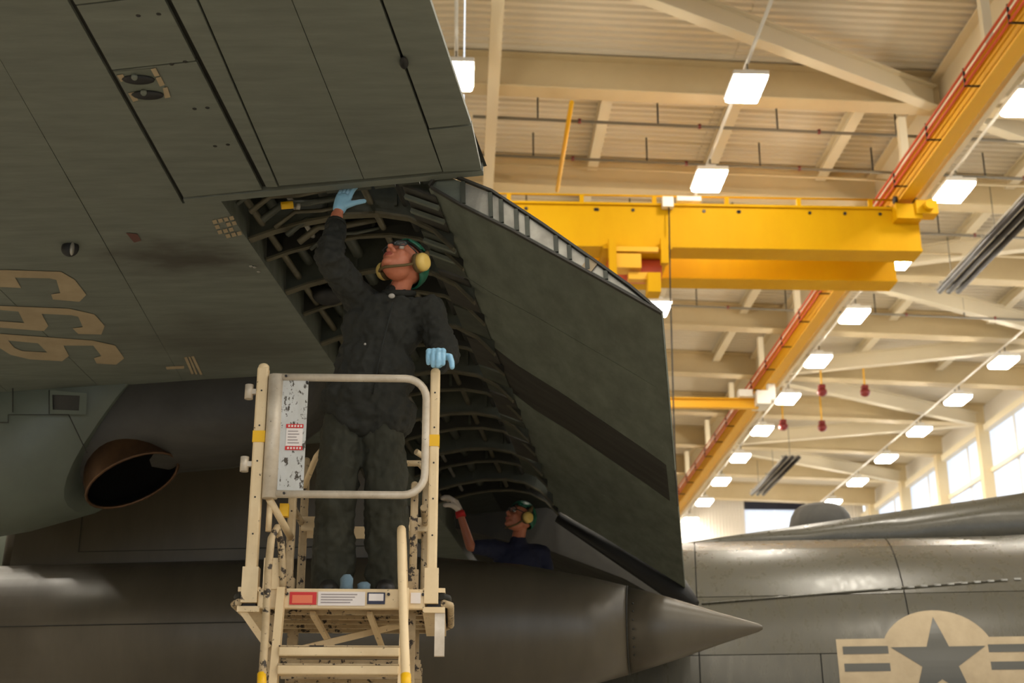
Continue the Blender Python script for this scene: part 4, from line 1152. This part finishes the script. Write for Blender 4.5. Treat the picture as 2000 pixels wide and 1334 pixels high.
def head_gear(par, body, H, Mx, muff=True):
    """cranial helmet, ear cups, goggles, eyes, lips"""
    m = MB()
    for sx in (-1, 1):
        m.ell(H(sx*.033, .083, .008), .0125, .0125, .0125, Mx, 12, 8)
    m.build('eyes', M['eye'], body)
    m = MB()
    for sx in (-1, 1): m.ell(H(sx*.033, .0925, .010), .006, .004, .006, Mx, 10, 6)
    m.build('irises', M['iris'], body)
    MB().tube([H(-.022, .094, -.060), H(-.01, .101, -.057), H(0, .1025, -.058), H(.01, .101, -.057), H(.022, .094, -.060)], [.002, .0055, .0055, .0055, .002], 8).build('upper_lip', M['lips'], body)
    MB().tube([H(-.020, .093, -.0655), H(0, .100, -.068), H(.020, .093, -.0655)], [.002, .006, .002], 8).build('lower_lip', M['lips'], body)
    m = MB()
    for sx in (-1, 1): m.tube([H(sx*.014, .096, .034), H(sx*.032, .096, .040), H(sx*.050, .084, .034)], [.003, .005, .003], 6)
    m.build('eyebrows', M['hair'], body)
    def cap(r, keep, mat, name, th=.006):
        me = MB(); nu, nv = 36, 20; vs = {}; 
        pts = []
        for j in range(nv + 1):
            a = math.pi*j/nv
            for q in range(nu):
                b = 2*math.pi*q/nu
                pts.append((r[0]*math.sin(a)*math.cos(b), r[1]*math.sin(a)*math.sin(b) - .012, r[2]*math.cos(a) + .025))
        fs = []
        for j in range(nv):
            for q in range(nu):
                ids = (j*nu+q, (j+1)*nu+q, (j+1)*nu+(q+1) % nu, j*nu+(q+1) % nu)
                cx = [sum(pts[i_][d] for i_ in ids)/4 for d in range(3)]
                if keep(*cx): fs.append(ids)
        me.add([H(*p) for p in pts], fs, True)
        o = me.build(name, mat, par, fix=False)
        so = o.modifiers.new('so', 'SOLIDIFY'); so.thickness = th; so.offset = 1
        return o
    c0 = cap((.083, .105, .106), lambda x, y, z: z > .05 - .9*min(0, y - .03) * -1 * 0 and (z > .062 or y < .0) and z > -.055, M['cranial_black'], 'cranial_cap')
    cap((.090, .112, .113), lambda x, y, z: (z > .068 and y < .075) and abs(x) < .075, M['cranial_green'], 'cranial_shell', .008)
    cap((.091, .113, .113), lambda x, y, z: y < -.055 and z < .06 and z > -.03, M['cranial_green'], 'cranial_shell', .008)
    for sx in (-1, 1):
        m = MB().tube([H(sx*.080, -.006, -.006), H(sx*.100, -.006, -.006)], [.046*HK, .044*HK], 20)
        e = m.build('ear_cushion', M['cranial_brown'], par)
        m = MB().tube([H(sx*.100, -.006, -.006), H(sx*.118, -.006, -.006), H(sx*.130, -.006, -.006), H(sx*.134, -.006, -.006)], [.043*HK, .042*HK, .034*HK, .02*HK], 20)
        m.build('ear_cup', M['muff_yellow'], e)
        m = MB().tube([H(sx*.088, -.006, .04), H(sx*.092, -.01, .07), H(sx*.08, -.012, .10)], [.02, .018, .012], 8)
        m.build('side_pad', M['cranial_brown'], par)
    MB().tube([H(-.086, .012, -.04), H(-.07, .035, -.085), H(-.035, .058, -.118), H(0, .066, -.124), H(.035, .058, -.118), H(.07, .035, -.085), H(.086, .012, -.04)], .0075, 8).build('chin_strap', M['cranial_brown'], par)
    # goggles
    ring = []
    for sx in (-1, 1):
        cx = sx*.036
        lp = []
        for q in range(17):
            a = 2*math.pi*q/16
            px_, pz = cx + .031*math.copysign(abs(math.cos(a))**.7, math.cos(a)), .010 + .021*math.copysign(abs(math.sin(a))**.7, math.sin(a))
            lp.append(H(px_, .110 - 4.2*px_*px_, pz))
        g = MB().tube(lp, .0032, 6, caps=False).build('goggle_frame', M['goggle_frame'], par)
        poly_mesh(lp[:-1]).build('goggle_lens', M['goggle_lens'], g, fix=False)
        MB().tube([H(sx*.068, .09, .014), H(sx*.084, .05, .016), H(sx*.09, .01, .02)], .004, 6).build('goggle_strap', M['goggle_frame'], par)
    MB().tube([H(-.008, .111, .014), H(0, .113, .016), H(.008, .111, .014)], .003, 6).build('goggle_bridge', M['goggle_frame'], par)

# ---------------- first worker, on the stand
p1 = empty('person', (-.47, 6.66, PZ), 'worker in dark coveralls, green cranial and blue gloves reaching up from the stand', 'person')
hipL, hipR = Vector((-.575, 6.70, 3.36)), Vector((-.39, 6.70, 3.36))
kneeL, kneeR = Vector((-.60, 6.66, 2.96)), Vector((-.355, 6.66, 2.96))
ankL, ankR = Vector((-.605, 6.72, 2.55)), Vector((-.335, 6.70, 2.55))
pel, chest, nk = Vector((-.48, 6.70, 3.42)), Vector((-.385, 6.69, 3.80)), Vector((-.325, 6.66, 4.02))
shR, elR, wrR = Vector((-.525, 6.66, 3.995)), Vector((-.665, 6.47, 4.14)), Vector((-.648, 6.60, 4.43))
shL, elL, wrL = Vector((-.165, 6.66, 3.93)), Vector((-.075, 6.60, 3.68)), Vector((-.112, 6.37, 3.555))
Hc = Vector((-.300, 6.60, 4.158))
H1, M1 = head_frame(Hc, (-.42, -.62, .62), (.30, .42, .86))
handR = hand(wrR + Vector((.012, .012, .04)), (.22, .20, .95), (.3, .95, -.2), (.9, -.3, 0), [(.15, .2)]*4, .1)
handL = hand(wrL + Vector((-.002, -.035, .012)), (-.02, -.98, .10), (0, -.1, -1), (.98, 0, 0), [(.75, .6), (.8, .6), (.85, .6), (.9, .6)], 1.15)
arm_prims = [('c', shR, elR, .045, .038), ('c', elR, wrR, .044, .032), ('c', shL, elL, .045, .038), ('c', elL, wrL, .038, .028)]
body_prims = head_prims(H1, M1) + [('c', nk, Hc + Vector((.012, .02, -.05)), .056, .052), ('c', pel, chest, .11, .12), ('c', chest, nk, .11, .05),
    ('c', chest + Vector((-.08, 0, .12)), shR, .06, .05), ('c', chest + Vector((.1, 0, .08)), shL, .06, .05),
    ('c', hipL, kneeL, .075, .055), ('c', kneeL, ankL, .052, .035), ('c', hipR, kneeR, .075, .055), ('c', kneeR, ankR, .052, .035), ('c', pel, hipL, .09, .08), ('c', pel, hipR, .09, .08),
    ('c', wrR, wrR + Vector((.012, .012, .045)), .028, .026), ('c', wrL, wrL + Vector((-.002, -.035, .012)), .027, .025)] + arm_prims + handR + handL
b1 = blob('body', body_prims, M['skin'], p1, .0048, 3)
head_gear(p1, b1, H1, M1)
# jacket
Mz = Matrix.Rotation(R(-9), 3, 'Y')
jk = [('e', pel + Vector((0.0, .0, .02)), (.225, .165, .20)), ('e', chest + Vector((-.02, 0, .03)), (.205, .145, .20)), ('e', (pel + chest)/2, (.205, .15, .24)),
      ('c', chest + Vector((-.07, .01, .11)), shR, .105, .088), ('c', chest + Vector((.1, .01, .07)), shL, .105, .088), ('c', pel + Vector((-.04, 0, -.02)), pel + Vector((.1, 0, -.03)), .16, .16),
      ('c', shR, elR, .088, .072), ('c', elR, wrR + Vector((-.002, -.025, -.075)), .072, .054), ('c', shL, elL, .085, .07), ('c', elL, wrL + Vector((.002, .02, .005)), .07, .05),
      ('c', nk + Vector((0, .01, -.05)), nk + Vector((0, .012, .0)), .09, .075)]
jo = blob('jacket', jk, M['coverall'], p1, .009, 5, .05, .06)
cl = []
for q in range(25):
    a = 2*math.pi*q/24
    cl.append(nk + Vector((.074*math.cos(a) + .004, .072*math.sin(a) + .006, .008 + .026*math.sin(a))))
MB().tube(cl, .017, 8, caps=False).build('collar', M['coverall'], jo)
MB().ell(atY(765, 578, 6.535), .017, .01, .013).build('badge', M['button'], jo)
MB().tube([atY(768, 590, 6.53), atY(745, 680, 6.52), atY(728, 770, 6.53)], .004, 6).build('front_seam', M['cranial_black'], jo)
MB().ell(atY(713, 672, 6.525), .006, .005, .006, nu=8, nv=5).build('snap', M['button'], jo)
MB().tube([wrR + Vector((-.003, -.024, -.068)), wrR + Vector((-.001, -.016, -.048))], [.054, .05], 14).build('cuff', M['coverall'], jo)
MB().tube([wrL + Vector((.002, .012, .003)), wrL + Vector((0, -.008, .0))], .050, 14).build('cuff', M['coverall'], jo)
tr = [('c', pel + Vector((-.05, 0, -.02)), hipL + Vector((0, 0, -.02)), .12, .115), ('c', pel + Vector((.05, 0, -.02)), hipR + Vector((0, 0, -.02)), .12, .115),
      ('c', hipL, kneeL, .112, .100), ('c', kneeL, ankL + Vector((0, 0, .02)), .100, .104), ('c', hipR, kneeR, .112, .104), ('c', kneeR, ankR + Vector((0, 0, .02)), .104, .108)]
blob('trousers', tr, M['trouser'], p1, .009, 5, .045, .07)
for nm, an in (('boot', ankL), ('boot', ankR)):
    blob(nm, [('c', an + Vector((0, .02, .05)), an + Vector((0, .02, -.03)), .055, .055), ('c', an + Vector((0, .03, -.055)), an + Vector((-.01, -.15, -.055)), .047, .043), ('c', an + Vector((0, -.05, -.04)), an + Vector((-.01, -.13, -.05)), .045, .045)], M['boot'], p1, .009, 3)
g1 = hand(wrR + Vector((.012, .012, .04)), (.22, .20, .95), (.3, .95, -.2), (.9, -.3, 0), [(.15, .2)]*4, .1, .003)
blob('glove', g1 + [('c', wrR + Vector((.010, .012, .045)), wrR + Vector((.022, .022, .095)), .036, .04)], M['glove_blue'], p1, .0042, 2)
g2 = hand(wrL + Vector((-.002, -.035, .012)), (-.02, -.98, .10), (0, -.1, -1), (.98, 0, 0), [(.75, .6), (.8, .6), (.85, .6), (.9, .6)], 1.15, .0035, 1.05)
blob('glove', g2 + [('c', wrL + Vector((0, -.018, .004)), wrL + Vector((-.002, -.06, .014)), .036, .038)], M['glove_blue'], p1, .0042, 2)
# blue rags lying on the deck
for (x, y, lab) in ((-.505, 6.36, 'taller folded light blue rag between the boots'), (-.425, 6.35, 'flat light blue rag lying on the stand platform')):
    m = MB()
    hgt = .075 if x < -.45 else .04
    m.loft([[Vector((x + .03*k*math.cos(2*math.pi*q/10)*(1 + .2*math.sin(3*q)), y + .025*k*math.sin(2*math.pi*q/10), PZ + .006 + hgt*t)) for q in range(10)] for t, k in ((0, 1.0), (.35, .9), (.75, .95), (1.0, .5))])
    single(m, 'rag', M['rag_blue'], lab, 'rag', 'blue rags on the stand platform')

# ---------------- second worker, behind the tank
p2 = empty('person', (.5, 11.78, 2.14), 'worker in navy tee shirt and white gloves standing behind the fuel tank', 'person')
H2c = Vector((.525, 11.68, 3.885))
H2, M2 = head_frame(H2c, (-.72, -.45, .42), (.30, .15, .9))
sR2, eR2, wR2 = Vector((.30, 11.72, 3.63)), Vector((.105, 11.60, 3.625)), Vector((.02, 11.58, 3.88))
sL2, eL2, wL2 = Vector((.715, 11.80, 3.60)), Vector((.78, 11.76, 3.36)), Vector((.76, 11.58, 3.33))
nk2, ch2, pe2 = Vector((.515, 11.76, 3.72)), Vector((.51, 11.78, 3.48)), Vector((.51, 11.80, 3.06))
hl2, hr2 = Vector((.42, 11.80, 3.0)), Vector((.60, 11.80, 3.0))
h2R = hand(wR2 + Vector((-.01, 0, .04)), (-.45, .05, .9), (-.7, .3, -.3), (.2, -.9, 0), [(.5, .5)]*4, .5, 0, 1.1)
h2L = hand(wL2 + Vector((-.01, -.03, 0)), (-.3, -.95, 0), (0, 0, -1), (-1, 0, 0), [(.4, .4)]*4, .4, 0, 1.05)
bp2 = head_prims(H2, M2) + [('c', nk2, H2c + Vector((.01, .03, -.06)), .06, .055), ('c', ch2, nk2, .11, .05), ('c', pe2, ch2, .12, .13), ('c', ch2 + Vector((-.1, 0, .1)), sR2, .06, .055), ('c', ch2 + Vector((.1, 0, .1)), sL2, .06, .055),
    ('c', sR2, eR2, .05, .042), ('c', eR2, wR2, .043, .030), ('c', sL2, eL2, .05, .042), ('c', eL2, wL2, .042, .03), ('c', wR2, wR2 + Vector((-.01, 0, .045)), .03, .028), ('c', wL2, wL2 + Vector((-.01, -.035, 0)), .03, .028),
    ('c', pe2, hl2, .1, .09), ('c', pe2, hr2, .1, .09), ('c', hl2, hl2 + Vector((0, 0, -.42)), .08, .06), ('c', hl2 + Vector((0, 0, -.42)), hl2 + Vector((0, .03, -.78)), .055, .04),
    ('c', hr2, hr2 + Vector((0, 0, -.42)), .08, .06), ('c', hr2 + Vector((0, 0, -.42)), hr2 + Vector((0, .03, -.78)), .055, .04)] + h2R + h2L
b2 = blob('body', bp2, M['skin2'], p2, .006, 3)
head_gear(p2, b2, H2, M2)
blob('tee_shirt', [('e', pe2 + Vector((0, 0, .05)), (.2, .15, .17)), ('e', ch2 + Vector((0, 0, .02)), (.215, .15, .2)), ('e', (pe2 + ch2)/2, (.2, .148, .25)), ('c', ch2 + Vector((-.08, 0, .11)), sR2, .10, .085), ('c', ch2 + Vector((.08, 0, .11)), sL2, .10, .085),
    ('c', sR2, sR2.lerp(eR2, .72), .082, .066), ('c', sL2, sL2.lerp(eL2, .7), .082, .066), ('c', nk2 + Vector((0, 0, -.06)), nk2 + Vector((0, 0, -.03)), .09, .075)], M['navy'], p2, .01, 4, .025, .08)
tr2 = []
for h_ in (hl2, hr2):
    tr2 += [('c', pe2, h_, .12, .11), ('c', h_, h_ + Vector((0, 0, -.42)), .108, .09), ('c', h_ + Vector((0, 0, -.42)), h_ + Vector((0, .03, -.74)), .09, .085)]
blob('trousers', tr2, M['trouser'], p2, .012, 4, .025, .09)
for h_ in (hl2, hr2):
    an = h_ + Vector((0, .03, -.78))
    blob('boot', [('c', an + Vector((0, 0, .05)), an + Vector((0, 0, -.02)), .055, .055), ('c', an + Vector((0, .02, -.035)), an + Vector((0, -.16, -.035)), .045, .042)], M['boot'], p2, .01, 3)
for w_, nm in ((wR2, 0), (wL2, 1)):
    hp = hand(wR2 + Vector((-.01, 0, .04)), (-.45, .05, .9), (-.7, .3, -.3), (.2, -.9, 0), [(.5, .5)]*4, .5, .007, 1.15) if nm == 0 else \
         hand(wL2 + Vector((-.01, -.03, 0)), (-.3, -.95, 0), (0, 0, -1), (-1, 0, 0), [(.4, .4)]*4, .4, .006, 1.08)
    if nm == 0:
        gl = blob('work_glove', hp, M['glove_white'], p2, .006, 2)
        MB().tube([wR2 + Vector((.004, 0, -.012)), wR2 + Vector((-.01, 0, .04))], [.042, .04], 16).build('glove_cuff', M['cuff_red'], gl)
